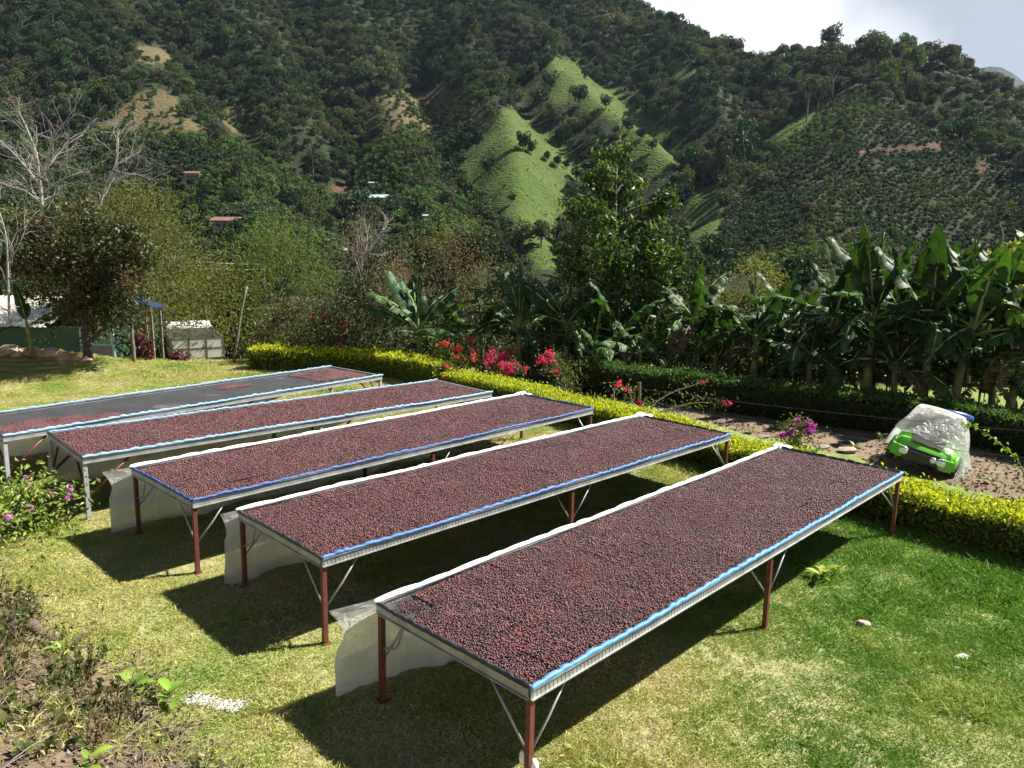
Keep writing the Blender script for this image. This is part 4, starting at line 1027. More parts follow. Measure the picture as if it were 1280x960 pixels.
banana(893, 456, 21.8, .95, 9, 1.35, 36, 'young banana plant with short pale leaves under its leaning neighbour', erect=.6, dead=0)
banana(800, 450, 22.2, 1.0, 10, 1.7, 37, 'low banana plant under the tall broadleaf tree', erect=.5, dead=1)
for i, (u, Y, sh, ll) in enumerate([(745, 22.0, 1.0, 1.7), (690, 23.4, 1.2, 1.7), (870, 22.4, 1.2, 1.8), (915, 22.2, 1.5, 2.0), (665, 23.8, 1.0, 1.5), (770, 22.6, 1.4, 1.8), (560, 24.4, .9, 1.6)]):
    banana(u, 455, Y, sh, 9, ll, 160 + i, 'shaded banana plant among the stems below the tall broadleaf tree', 'shaded banana plants below the tall tree', 0, .55, dead=2)
for i, (u, v, Y, sh, nl, ll, ln_, er) in enumerate([(940, 470, 21.4, 1.5, 9, 2.0, .1, .55), (978, 470, 22.4, 1.7, 10, 2.1, -.1, .6), (1010, 480, 20.4, 1.2, 9, 1.7, 0, .45), (1046, 485, 20.2, 2.1, 10, 2.3, -.25, .6), (1080, 490, 19.2, 2.3, 11, 2.4, .1, .64),
        (1112, 490, 20.0, 2.3, 10, 2.3, .1, .6), (1120, 500, 18.6, 1.3, 9, 2.0, -.1, .40), (1152, 500, 18.6, 2.2, 11, 2.3, 0, .66), (1192, 500, 18.2, 2.2, 11, 2.4, .25, .58), (1228, 505, 19.0, 2.5, 10, 2.4, .1, .66), (1262, 510, 17.6, 1.9, 10, 2.3, .2, .5),
        (1300, 510, 18.4, 2.3, 10, 2.4, .1, .6), (1205, 505, 20.4, 2.2, 10, 2.2, -.2, .55), (1066, 480, 22.4, 2.1, 10, 2.2, .1, .5), (1150, 485, 21.6, 2.3, 10, 2.2, .1, .52), (1345, 520, 17.2, 2.2, 10, 2.3, 0, .5), (1030, 480, 21.8, 1.5, 9, 2.0, .1, .35), (1180, 490, 19.6, 1.2, 9, 1.9, .1, .35), (1240, 500, 18.6, 1.2, 9, 1.9, 0, .35), (1090, 490, 20.8, 1.2, 9, 1.9, 0, .3)]):
    banana(u, v, Y, sh * 1.04, nl + 2, ll * 1.05, 50 + i, LB, GB, ln_, er + (.16 if sh > 1.9 else .08), dead=2)
banana(38, 440, 22.0, 1.15, 6, 1.35, 38, 'small banana plant with brown stem in front of the green-walled house', erect=.6, dead=0,
       pose=[(2.6, 1.2, 1.35, 0), (2.3, 1.0, 1.3, 1), (.1, .45, 1.5, 1), (-.2, .1, 1.0, 2), (3.3, .1, .9, 2)])
for i, (u, v, Y) in enumerate([(1240, 520, 17.0), (1275, 530, 16.6), (905, 476, 22.4), (770, 468, 23.2), (1010, 500, 20.6)]):
    banana(u, v, Y, .35, 7, .75, 80 + i, 'knee-high banana sucker with short leaves behind the dark hedge', 'banana suckers behind the dark hedge', 0, .55, dead=0)

# ------------------------------------------------------------------ trees and shrubs
def tree(name, label, cat, base_uvY, top_v, wpx, n, leaf, cols, seed, m, trunk_r=.12, lean=0.0, shape='round', bark=None, clump=.34, aspect=.5, group=None, low=.18, twigs=26, droop=0.0, bcol=(1, 1, 1), lift=0.0, sub=3):
    """limbs grown to clump centres, leaves gathered in clumps round the twig ends"""
    g = np.random.default_rng(seed); u, v, Y = base_uvY; p = Pd(u, v, Y); z0 = hz(p[0], p[1]); ht = Pd(u, top_v, Y)[2] - z0; wd = wpx / F_PX * Y / 2
    t = thing(name, label, cat, (p[0], p[1], z0), 0, group); mb = MB()
    tr = np.stack([lean * np.linspace(0, 1, 7) ** 1.2 + .05 * np.sin(np.linspace(0, 4, 7) + seed), .04 * np.cos(np.linspace(0, 5, 7)), np.linspace(-.15, ht * .86, 7)], 1)
    mb.tube(tr, trunk_r * np.linspace(1, .22, 7), 7, col=bcol)
    E = []
    for k in range(twigs):
        f = low + (1 - low) * ((k + g.random()) / twigs); a = k * 2.4 + g.normal(0, .4)
        if shape == 'round': env = math.sin(min(1, (f - low) / (1 - low) * .88 + .16) * math.pi) ** .6
        elif shape == 'cone': env = (1.05 - f) ** .75 * 1.15
        elif shape == 'spire': env = np.interp(f, [low, .35, .6, .78, .88, 1], [.75, 1, .9, .62, .40, .22])
        else: env = np.interp(f, [low, .5, .8, 1], [.6, .9, 1, .5])
        q = wd * env * g.uniform(.55, 1.0)
        zb = max(.12, f - .22 * g.random() - .08) * ht; i = np.clip(zb / (ht * .86), 0, 1); b = np.array([np.interp(i, np.linspace(0, 1, 7), tr[:, 0]), 0, zb * .95])
        e = np.array([b[0] + q * math.cos(a), q * math.sin(a) * .8, f * ht * .95]); mid = (b + e) / 2 + np.array([0, 0, .10 * ht * (.5 - droop)])
        mb.tube(np.array([b, mid, e]), [trunk_r * .34, trunk_r * .2, trunk_r * .08], 5, col=bcol)
        E.append(e)
        for s in range(sub):
            e2 = e + unit(g.normal(size=3)) * wd * clump * g.uniform(.5, 1.1); mb.tube(np.array([mid * .3 + e * .7, (e + e2) / 2, e2]), [trunk_r * .10, trunk_r * .07, trunk_r * .03], 4, col=bcol); E.append(e2)
    mb.build('trunk', bark or BARK, t, True)
    E = np.array(E); E[:, 2] = np.minimum(E[:, 2], ht * .97)
    if n:
        k = g.integers(0, len(E), n); off = g.normal(size=(n, 3)) * wd * clump * .42; off[:, 2] *= .75; off[:, 2] -= droop * np.abs(g.normal(size=n)) * wd * .4
        C = E[k] + off; C[:, 2] = np.clip(C[:, 2], .05, ht * 1.03)
        cc0 = palette(g, len(E), cols, .12)[k] * g.uniform(.75, 1.25, (n, 1))
        V, Fq, cc = leaf_quads(C, leaf * g.uniform(.6, 1.35, n), np.clip(cc0, .004, .9), g, aspect, dirs=unit(off) * .5 + np.array([0, 0, -droop]), lift=lift)
        mb = MB(); mb.add(V, Fq, cc); mb.build('crown', m, t)
    return t
LEAFG = leafmat('glossy_leaf', .48, .30, .28, rand=.0)
LEAFS = leafmat('soft_leaf', .55, .42, .25, rand=.0)
LEAFD = leafmat('dry_leaf', .7, .25, .15, tint=(1.2, 1.0, .7), rand=.0)
PALEBARK = pm('pale_bark', (.27, .25, .225), .85, var=.25, scale=14, bump=.3, bscale=40, use_col=True)
def lobe_tree(name, label, base_uvY, lobes, n, leaf, cols, seed, m, trunk_r, trunk_top, bcol=(.6, .62, .6), aspect=.48, depth=.8):
    """tree whose limbs reach into separate leaf masses, each with its own place in the crown"""
    g = np.random.default_rng(seed); u, v, Y = base_uvY; p = Pd(u, v, Y); z0 = hz(p[0], p[1]); t = thing(name, label, 'tree', (p[0], p[1], z0)); o = np.array([p[0], p[1], z0]); mb = MB()
    top = Pd(*trunk_top, Y) - o; tr = np.array([[0, 0, -.15], top * .3 + [.06, 0, 0], top * .65 + [-.05, .03, 0], top]); tr = resample(smooth_line(tr, 2), .3); mb.tube(tr, trunk_r * np.linspace(1, .2, len(tr)), 7, col=bcol)
    C, K, cl = [], [], []
    wsum = sum(q[2] ** 2 for q in lobes)
    for (lu, lv, lr) in lobes:
        r_ = lr / F_PX * Y; c = Pd(lu, lv, Y + g.uniform(-depth, depth) * 1.0) - o; i = int(np.argmin(np.abs(tr[:, 2] - (c[2] - r_ * 1.2)))); b = tr[max(1, min(i, len(tr) - 2))]
        mid = (b + c) / 2 + np.array([0, 0, .12]); mb.tube(smooth_line(np.array([b, mid, c]), 1), np.linspace(trunk_r * .38, trunk_r * .12, 6), 5, col=bcol)
        tips = c + unit(g.normal(size=(9, 3))) * r_ * g.uniform(.45, 1.0, (9, 1)) * np.array([1, .9, .8])
        for e in tips: mb.tube(np.array([c * .6 + mid * .4, (c + e) / 2, e]), [trunk_r * .13, trunk_r * .08, trunk_r * .03], 4, col=bcol)
        nn = int(n * lr ** 2 / wsum); k = g.integers(0, 9, nn); q = tips[k] + g.normal(size=(nn, 3)) * r_ * .26; lc = palette(g, 9, cols, .15)[k]
        up = smooth(-.2, 1.0, (q[:, 2] - c[2]) / r_)[:, None]; young = (g.random((nn, 1)) < up * .35); lc = np.where(young, lc * np.array([[2.0, 1.9, 1.3]]), lc)     # pale young leaves toward the top; sunlit highlights put into their colour too
        C.append(q); cl.append(lc * g.uniform(.75, 1.25, (nn, 1)))
    mb.build('trunk', BARK, t, True); C = np.concatenate(C); cl = np.concatenate(cl)
    V, Fq, cc = leaf_quads(C, leaf * g.uniform(.6, 1.35, len(C)), np.clip(cl, .004, .9), g, aspect, dirs=np.array([0, 0, -.35]), spread=.9); mb = MB(); mb.add(V, Fq, cc); mb.build('crown', m, t); return t
lobe_tree('broadleaf_tree', 'tall dark glossy-leaved tree rising above the banana plants', (772, 455, 23.6),
          [(772, 202, 24), (755, 222, 22), (786, 222, 20), (762, 246, 26), (836, 250, 17), (822, 262, 18), (738, 268, 26), (785, 276, 34), (818, 292, 24), (745, 305, 34), (790, 318, 38), (838, 318, 18), (722, 338, 22), (765, 345, 40), (815, 345, 28), (842, 352, 15), (735, 375, 30), (790, 382, 34), (826, 378, 20), (708, 318, 14), (760, 408, 24)],
          8500, .20, [(.055, .10, .025), (.078, .125, .03), (.042, .078, .02)], 101, LEAFG, .14, (770, 215))
lobe_tree('rusty_leaved_tree', 'dark bushy tree with rusty brown leaf tips beside the green-walled house', (110, 452, 22.6),
          [(32, 292, 30), (62, 282, 30), (98, 280, 34), (140, 296, 34), (172, 318, 26), (20, 325, 26), (58, 328, 36), (104, 326, 40), (150, 344, 34), (82, 366, 34), (124, 374, 38), (165, 375, 22), (150, 402, 22), (110, 408, 22), (48, 358, 18)],
          10000, .18, [(.036, .050, .018), (.052, .050, .020), (.10, .055, .030), (.034, .054, .017), (.06, .07, .022)], 102, LEAFG, .15, (95, 300), aspect=.36)
tree('feathery_tree', 'yellowish feathery tree rising behind the rusty-leaved tree', 'tree', (178, 440, 29.0), 230, 225, 19000, .17, [(.125, .135, .024), (.09, .11, .02), (.155, .145, .034), (.08, .09, .026)], 103, LEAFS, .13, low=.3, twigs=44, clump=.34, aspect=.22, droop=.25)
tree('feathery_tree', 'bright green feathery tree beside the leaning wooden pole', 'tree', (352, 458, 34.5), 278, 185, 19000, .18, [(.070, .115, .020), (.095, .145, .024), (.055, .090, .018), (.125, .155, .030)], 104, LEAFS, .10, low=.14, twigs=46, clump=.36, aspect=.18, droop=.1, lift=.3)
tree('leafy_shrub', 'dark green leafy shrub behind the grey cargo truck', 'shrub', (232, 452, 34.0), 322, 135, 11000, .18, [(.06, .09, .025), (.09, .12, .03), (.12, .13, .035)], 105, LEAFG, .08, low=.1, twigs=34, clump=.4, aspect=.45)
tree('leafy_shrub', 'olive green shrub between the truck and the bright feathery tree', 'shrub', (288, 456, 33.0), 336, 120, 10000, .17, [(.10, .12, .03), (.14, .15, .04), (.07, .10, .028)], 106, LEAFS, .07, low=.08, twigs=30, clump=.4, aspect=.4)
tree('twiggy_shrub', 'grey brown half-bare shrub behind the hedge corner', 'shrub', (455, 440, 40.0), 262, 130, 3200, .15, [(.14, .11, .075), (.10, .09, .05), (.17, .13, .09)], 107, LEAFD, .09, low=.15, twigs=44, clump=.4, aspect=.4, bark=PALEBARK, bcol=(.5, .45, .42), sub=5)
tree('dry_bush', 'broad golden brown bush behind the upright-leaved banana plant', 'bush', (560, 420, 46.0), 284, 185, 10000, .20, [(.13, .11, .034), (.165, .14, .045), (.10, .09, .026), (.15, .11, .05)], 108, LEAFD, .10, low=.1, twigs=44, clump=.36, aspect=.3, lift=.5)
tree('dry_bush', 'low brown bush between the twiggy shrub and the dry golden bush', 'bush', (495, 430, 42.0), 310, 110, 5000, .18, [(.15, .12, .05), (.11, .10, .035), (.18, .14, .07)], 109, LEAFD, .08, low=.1, twigs=30, clump=.4, aspect=.3, lift=.4)
tree('leafy_shrub', 'dark small-leaved shrub just behind the hedge with magenta flowers beside it', 'shrub', (448, 462, 24.6), 352, 120, 8000, .10, [(.038, .052, .016), (.056, .066, .021), (.07, .06, .032), (.028, .042, .014)], 110, LEAFG, .06, low=.06, twigs=34, clump=.4, aspect=.45)
tree('leafy_shrub', 'sparse dark shrub along the hedge left of the magenta bougainvillea', 'shrub', (366, 462, 25.4), 375, 90, 4500, .10, [(.07, .085, .025), (.10, .11, .03), (.14, .10, .07)], 111, LEAFG, .05, low=.06, twigs=24, clump=.4, aspect=.45)
tree('yellow_green_bush', 'yellowish green bush seen between the banana clumps', 'bush', (938, 440, 38.0), 322, 140, 8000, .16, [(.15, .15, .035), (.11, .13, .03), (.18, .17, .05)], 112, LEAFS, .09, low=.08, twigs=34, clump=.38, aspect=.35)
tree('yellow_green_bush', 'olive bush behind the gap right of the tall broadleaf tree', 'bush', (868, 440, 40.0), 352, 100, 5000, .16, [(.10, .12, .03), (.14, .14, .04)], 113, LEAFS, .08, low=.08, twigs=26, clump=.4, aspect=.35)
tree('yellow_leaved_tree', 'tree with pale yellow leaf tufts above the banana clump', 'tree', (1252, 480, 27.0), 302, 70, 1500, .26, [(.34, .30, .06), (.26, .26, .05)], 114, LEAFS, .09, low=.6, twigs=16, clump=.4, aspect=.25)
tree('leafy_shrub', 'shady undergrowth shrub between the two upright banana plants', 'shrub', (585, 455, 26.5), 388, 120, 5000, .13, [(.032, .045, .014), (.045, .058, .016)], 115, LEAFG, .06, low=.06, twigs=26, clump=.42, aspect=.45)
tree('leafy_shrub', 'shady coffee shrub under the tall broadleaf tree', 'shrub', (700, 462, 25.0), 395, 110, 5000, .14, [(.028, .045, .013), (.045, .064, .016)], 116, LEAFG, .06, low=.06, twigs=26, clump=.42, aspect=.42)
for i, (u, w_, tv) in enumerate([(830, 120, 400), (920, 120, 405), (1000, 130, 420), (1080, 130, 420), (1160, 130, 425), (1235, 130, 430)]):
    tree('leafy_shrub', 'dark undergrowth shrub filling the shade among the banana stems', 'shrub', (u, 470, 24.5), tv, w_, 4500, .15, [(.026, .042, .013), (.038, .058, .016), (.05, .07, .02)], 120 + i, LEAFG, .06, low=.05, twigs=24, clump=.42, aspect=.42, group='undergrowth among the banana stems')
RLEAF = [(.10, .022, .028), (.14, .03, .035), (.06, .02, .022)]
tree('red_leaved_shrub', 'dark red leaved shrub beside the grey truck bed', 'shrub', (223, 462, 25.2), 440, 24, 500, .14, RLEAF, 151, LEAFG, .03, low=.1, twigs=14, clump=.4, aspect=.3)
tree('red_leaved_shrub', 'dark red leaved shrub at the foot of the upright wooden pole', 'shrub', (180, 462, 25.0), 418, 24, 800, .14, RLEAF, 152, LEAFG, .03, low=.1, twigs=12, clump=.4, aspect=.3)
# bare trees
def bare_tree(name, label, base_uvY, limbs, r0, seed, mat_=None):
    g = np.random.default_rng(seed); u, v, Y = base_uvY; p = Pd(u, v, Y); z0 = hz(p[0], p[1]); t = thing(name, label, 'tree', (p[0], p[1], z0)); o = np.array([p[0], p[1], z0])
    mb = MB()
    def grow(a, d, L, r, depth):
        n = 5; pts = [a]
        for k in range(n): d = unit(d + g.normal(0, .16, 3) + np.array([0, 0, .03])); pts.append(pts[-1] + d * L / n)
        pts = np.array(pts); mb.tube(pts, np.linspace(r, r * .45, n + 1), 5 if depth > 1 else 4)
        if depth > 0:
            for k in range(3 if depth > 1 else 3):
                i = g.integers(2, n + 1); grow(pts[i], unit(d + g.normal(0, .65, 3)), L * g.uniform(.4, .65), r * .48, depth - 1)
    prev = {}
    for pts in limbs:
        q = smooth_line(np.array([Pd(a, b, Y + dy) - o for a, b, dy in pts]), 1); rr_ = [r0 * w for w in np.linspace(1, .35, len(q))] if pts is limbs[0] else np.linspace(r0 * .42, r0 * .12, len(q))
        mb.tube(resample(q, .25), np.interp(np.linspace(0, 1, len(resample(q, .25))), np.linspace(0, 1, len(q)), rr_), 6)
        for k in range(1, len(q)):
            d = unit(q[k] - q[k - 1])
            for _ in range(2): grow(q[k], unit(d + g.normal(0, .6, 3)), g.uniform(.5, 1.2), rr_[min(k, len(rr_) - 1)] * .42, 2)
    mb.build('trunk', mat_ or PALEBARK, t, True); return t
bare_tree('bare_tree', 'leafless pale grey tree standing over the yellowish feathery tree', (52, 300, 27.0),
          [[(54, 330, 0), (53, 260, 0), (50, 225, 0), (46, 190, 0)], [(52, 235, 0), (30, 205, .4), (4, 178, .8), (-20, 160, 1)], [(50, 225, 0), (62, 190, -.3), (72, 160, -.6), (96, 142, -.8)], [(46, 195, 0), (36, 165, .3), (24, 140, .5)],
           [(55, 240, 0), (80, 222, -.4), (112, 214, -.8)], [(53, 255, 0), (24, 232, .5), (-10, 236, .8)], [(56, 215, 0), (78, 184, .5), (104, 168, .8)]], .085, 131)
bare_tree('bare_tree', 'small leafless pale tree beside the bigger bare tree', (128, 300, 27.5), [[(118, 300, 0), (130, 232, 0), (146, 205, 0), (148, 172, 0)], [(140, 212, 0), (158, 196, .3), (176, 190, .4)], [(130, 232, 0), (152, 222, .3), (170, 215, .3)]], .05, 132)
bare_tree('bare_tree', 'forked dead pale trunk at the edge of the house roof', (10, 430, 21.0), [[(12, 405, 0), (10, 340, 0), (8, 290, 0), (-2, 262, 0)], [(9, 318, 0), (24, 282, .2), (50, 262, .3)]], .04, 133)
bare_tree('bare_tree', 'leaning dead grey branch rising from the brown bushes', (446, 340, 44.0), [[(440, 345, 0), (456, 322, 0), (468, 300, 0), (480, 285, 0)], [(456, 322, 0), (460, 296, .4), (455, 272, .6)]], .12, 134)

# ------------------------------------------------------------------ bougainvillea and flowers
BRACT = leafmat('flower_bract', .5, .45, .2, tint=(1.3, .9, 1.1), rand=.0)
def bougainvillea(label, base, blooms, cols, seed, leaf_n=1800, cat='bougainvillea', spread_=.5, lc=((.07, .11, .025), (.10, .14, .03), (.15, .14, .04)), ls=.075):
    g = np.random.default_rng(seed); p = base; t = thing('bougainvillea', label, cat, (p[0], p[1], hz(p[0], p[1]))); o = np.array(t.location)
    st = MB(); LV = []; 
    for (c, r_, n) in blooms:
        c = np.asarray(c) - o; b = np.array([g.normal(0, .12), g.normal(0, .12), -.05]); mid = (b + c) / 2 + np.array([g.normal(0, .15), g.normal(0, .15), .25])
        pts = smooth_line(np.array([b, mid, c]), 2); st.tube(pts, np.linspace(.018, .006, len(pts)), 5)
        for k in range(3): e = c + g.normal(0, r_ * .8, 3); st.tube(np.array([pts[-3], (pts[-3] + e) / 2 + [0, 0, .03], e]), [.007, .005, .003], 4)
        LV.append((pts, c, r_))
    st.build('stems', TWIG, t, True)
    C = []
    for pts, c, r_ in LV:
        m_ = leaf_n // len(LV); f = g.random(m_); i = (f * (len(pts) - 1)).astype(int); C.append(pts[i] + g.normal(0, .16 * spread_ * 2, (m_, 3)) * np.array([1, 1, .7])); 
    C = np.concatenate(C); C[:, 2] = np.maximum(C[:, 2], .03); V, Fq, cc = leaf_quads(C, ls * g.uniform(.6, 1.3, len(C)), palette(g, len(C), lc, .2), g, .55)
    mb = MB(); mb.add(V, Fq, cc); mb.build('leaves', LEAFG, t)
    for c, r_, n in blooms:
        if not n: continue
        c = np.asarray(c) - o; sub = c + g.normal(0, r_ * .55, (max(3, n // 30), 3)) * np.array([1, 1, .6]); n = int(n * 1.7); k = g.integers(0, len(sub), n)
        C = sub[k] + g.normal(0, r_ * .22, (n, 3)); V, Fq, cc = leaf_quads(C, .055 * g.uniform(.7, 1.3, n), palette(g, n, cols, .2), g, .8)
        mb = MB(); mb.add(V, Fq, cc); mb.build('blossom', BRACT, t)
    return t
MAG = [(.70, .03, .16), (.62, .03, .12), (.78, .06, .24)]; REDM = [(.62, .05, .05), (.70, .05, .12)]; ORG = [(.65, .22, .06), (.60, .12, .05)]
bougainvillea('bougainvillea bush with magenta blossom trailing over the hedge corner', P(590, 478), [(Pd(620, 447, 21.6), .32, 420), (Pd(636, 456, 21.2), .22, 220), (Pd(596, 438, 21.8), .2, 90), (Pd(640, 440, 22), .14, 60), (Pd(655, 462, 21), .1, 50)], MAG, 141, 2600)
bougainvillea('bougainvillea bush with red and orange blossom at the gap between hedges', P(560, 482), [(Pd(566, 432, 21.8), .22, 110), (Pd(558, 456, 21.0), .14, 70), (Pd(549, 430, 22), .13, 50), (Pd(585, 425, 22), .16, 60), (Pd(556, 470, 20.4), .12, 60), (Pd(590, 445, 21.5), .16, 70), (Pd(572, 446, 21.5), .12, 50)], REDM + ORG, 142, 2600)
bougainvillea('bougainvillea with magenta sprays arching beside the dark hedge', P(712, 498), [(Pd(681, 446, 20.5), .2, 170), (Pd(692, 452, 20.4), .12, 70), (Pd(697, 465, 20.2), .1, 60), (Pd(684, 440, 20.6), .1, 60)], MAG, 143, 1200)
bougainvillea('bougainvillea with magenta clusters above the far hedge', P(425, 462), [(Pd(410, 395, 24.5), .2, 110), (Pd(426, 403, 24.3), .18, 110), (Pd(427, 415, 24.1), .15, 110), (Pd(424, 429, 23.9), .17, 130), (Pd(388, 398, 24.6), .15, 40)], MAG + REDM, 144, 2200)
bougainvillea('small red flowered bush on the bare earth behind the hedge', P(795, 530), [(Pd(774, 482, 18.4), .12, 50), (Pd(784, 487, 18.3), .1, 40), (Pd(800, 502, 17.6), .08, 30), (Pd(878, 478, 19), .1, 20), (Pd(902, 503, 18), .08, 40), (Pd(910, 505, 18), .08, 40)], REDM + MAG, 145, 900)
bougainvillea('low purple flowered plant on the bare earth behind the hedge', P(1000, 558), [(Pd(1005, 532, 14.9), .14, 110), (Pd(1015, 540, 14.7), .12, 90), (Pd(985, 541, 14.9), .12, 90), (Pd(996, 528, 15.1), .07, 50)], [(.42, .05, .40), (.50, .08, .45)], 146, 800, 'flower plant', .4)
bougainvillea('leafy plant with pale purple flower heads beside the table on grey legs', P(30, 668), [(P(35, 598, .62), .045, 60), (P(39, 611, .60), .045, 60), (P(66, 618, .58), .045, 60), (P(84, 610, .6), .045, 60), (P(88, 620, .56), .045, 60), (P(36, 634, .56), .045, 60), (P(10, 646, .55), .045, 60), (P(20, 620, .4), .12, 0), (P(60, 645, .3), .12, 0), (P(-5, 640, .35), .12, 0)], [(.55, .25, .50), (.62, .35, .58)], 147, 1500, 'flower plant', .8, ((.20, .27, .05), (.27, .33, .07), (.14, .21, .04)), .085)
# ------------------------------------------------------------------ weeds, litter and stones
BIGLEAF = leafmat('weed_leaf', .45, .4, .35, rand=.1)
def weed(p, n, L, cols, seed, label, group=None, upright=.8):
    g = np.random.default_rng(seed); p = np.asarray(p, float); t = thing('weed', label, 'plant', (p[0], p[1], hz(p[0], p[1])), 0, group); mb = MB(); st = MB()
    for k in range(n):
        a = g.uniform(0, 6.28); el = g.uniform(.35, 1.2) * upright; l = L * g.uniform(.6, 1.1); h0 = g.uniform(.02, .5) * L
        b = np.array([0, 0, h0]); d = np.array([math.cos(a) * math.cos(el), math.sin(a) * math.cos(el), math.sin(el)]); s = np.array([-math.sin(a), math.cos(a), 0])
        c0 = palette(g, 1, cols, .2)[0]
        G = np.zeros((6, 3, 3))
        for i, f in enumerate(np.linspace(0, 1, 6)):
            w_ = l * .17 * math.sin(min(1, f * .9 + .06) * math.pi) ** .8; c = b + d * l * f + np.array([0, 0, -.35 * l * f * f]); G[i] = [c - s * w_ + [0, 0, .25 * w_], c, c + s * w_ + [0, 0, .25 * w_]]
        mb.grid(G, c0)
    st.tube([(0, 0, -.03), (.01, 0, .3 * L), (0, .01, .6 * L)], [.008, .006, .003], 5)
    mb.build('leaves', BIGLEAF, t, True); st.build('stem', TWIG, t); return t
WG = [(.22, .33, .05), (.28, .38, .06), (.16, .26, .04)]
weed(P(166, 850, .15), 9, .24, WG, 201, 'bright green broad-leaved weed sprouting on the stubbly bank edge')
weed(P(212, 868, .12), 9, .22, WG, 202, 'bright green weed beside the white ash patch')
weed(P(1028, 722), 10, .26, [(.36, .40, .07), (.26, .33, .05)], 203, 'yellowish leafy weed in the lawn near the rag-tied table')
weed(P(75, 795, .35), 8, .22, WG, 204, 'pale green weed beside the rotten log')
weed(P(110, 945, .5), 6, .18, WG, 205, 'small yellow-green weed on the brown leaf litter')
weed(P(500, 475), 8, .28, WG, 206, 'leafy weed at the foot of the far hedge')
for i, (u, v) in enumerate([(5, 905), (18, 880), (60, 930), (28, 945), (70, 880), (8, 860), (90, 905), (45, 860)]):
    weed(P(u, v, .6), 12, .16, [(.06, .09, .025), (.10, .13, .03), (.16, .15, .05)], 210 + i, 'dark small-leaved seedling on the brown bank', 'seedlings on the brown bank', 1.1)
for i, (u, v) in enumerate([(1068, 560), (1020, 565), (1240, 600), (1100, 545), (860, 505), (940, 540)]):
    weed(P(u, v), 8, .2, [(.12, .18, .03), (.2, .24, .05)], 230 + i, 'small weed on the bare earth behind the yellow-green hedge', 'weeds on the bare earth')
# leaf litter and dry twigs on the bank
g = np.random.default_rng(9); n = 26000
x, y = g.uniform(-9, 1.0, n), g.uniform(3.4, 11, n); d = (x + 7.4) * -.659 + (y - 10.0) * -.753 + 0.9 * (fbm(x * .9, y * .9, 15) - .5)
q = proj(np.stack([x, y, H(x, y)], 1)); k = (g.random(n) < smooth(-.35, .6, d)) & (q[:, 0] > -80) & (x < .4)
x, y = x[k], y[k]; n = len(x); C = np.stack([x, y, H(x, y) + g.uniform(.0, .09, n)], 1)
dirs = g.normal(size=(n, 3)); dirs[:, 2] *= .3
V, Fq, cc = leaf_quads(C, g.uniform(.02, .085, n), palette(g, n, [(.16, .10, .06), (.22, .15, .09), (.07, .05, .035), (.26, .21, .14), (.17, .17, .14), (.10, .12, .04)], .25), g, .5, dirs=dirs, spread=.2)
mb = MB(); mb.add(V, Fq, cc)
for i in range(900):
    j = g.integers(0, n); a = g.uniform(0, 6.28); L = g.uniform(.08, .4); c = C[j]; e = c + np.array([math.cos(a) * L, math.sin(a) * L, g.uniform(-.02, .07)]); e[2] = max(e[2], hz(e[0], e[1]) + .01)
    mb.tube(np.array([c, (c + e) / 2 + [0, 0, .02], e]), [.004, .003, .0015], 4, col=palette(g, 1, [(.16, .12, .09), (.24, .21, .18), (.10, .07, .05)])[0])
tag(mb.build('leaf_litter', leafmat('litter', .85, .1, .1, tint=(1, 1, 1), rand=0)), 'brown dead leaves and twigs littering the near bank', 'leaf litter', kind='stuff')
g = np.random.default_rng(19); x, y = g.uniform(-3, 13, 30000), g.uniform(9, 24, 30000); q = proj(np.stack([x, y, 0 * x], 1)); k = inpoly(q[:, 0], q[:, 1], DIRT) & (fbm(x * 1.2, y * 1.2, 381) > .38); x, y = x[k], y[k]; n = len(x)
dirs = g.normal(size=(n, 3)); dirs[:, 2] *= .3; C = np.stack([x, y, H(x, y) + g.uniform(.0, .03, n)], 1)
V, Fq, cc = leaf_quads(C, g.uniform(.03, .10, n), palette(g, n, [(.12, .085, .055), (.18, .14, .09), (.07, .05, .04), (.10, .11, .05)], .25), g, .5, dirs=dirs, spread=.2); mb = MB(); mb.add(V, Fq, cc)
tag(mb.build('leaf_litter', MATS['litter']), 'dry leaves strewn over the bare earth between the two hedges', 'leaf litter', kind='stuff')
g = np.random.default_rng(29)
weedy = [grass_patch('bank_tuft_%d' % i, 660 + i, 120, .22, .03, .13, .006, .6) for i in range(3)]
x, y = g.uniform(-9, 1.2, 1500), g.uniform(3.4, 11, 1500); d = (x + 7.4) * -.659 + (y - 10.0) * -.753; k = (d > -.4) & (d < 3) & (fbm(x * 1.6, y * 1.6, 181) > .52)
x, y = x[k], y[k]; n = len(x); s = g.uniform(.5, 1.1, n)
tag(scatter('bank_grass', np.stack([x, y, H(x, y) - .01], 1), np.stack([np.zeros(n), np.zeros(n), g.uniform(0, 6.28, n)], 1), np.stack([s, s, s], 1), weedy, seed=8), 'ragged grass tufts growing through the dead leaves on the bank', 'grass', kind='stuff')
bweeds = []
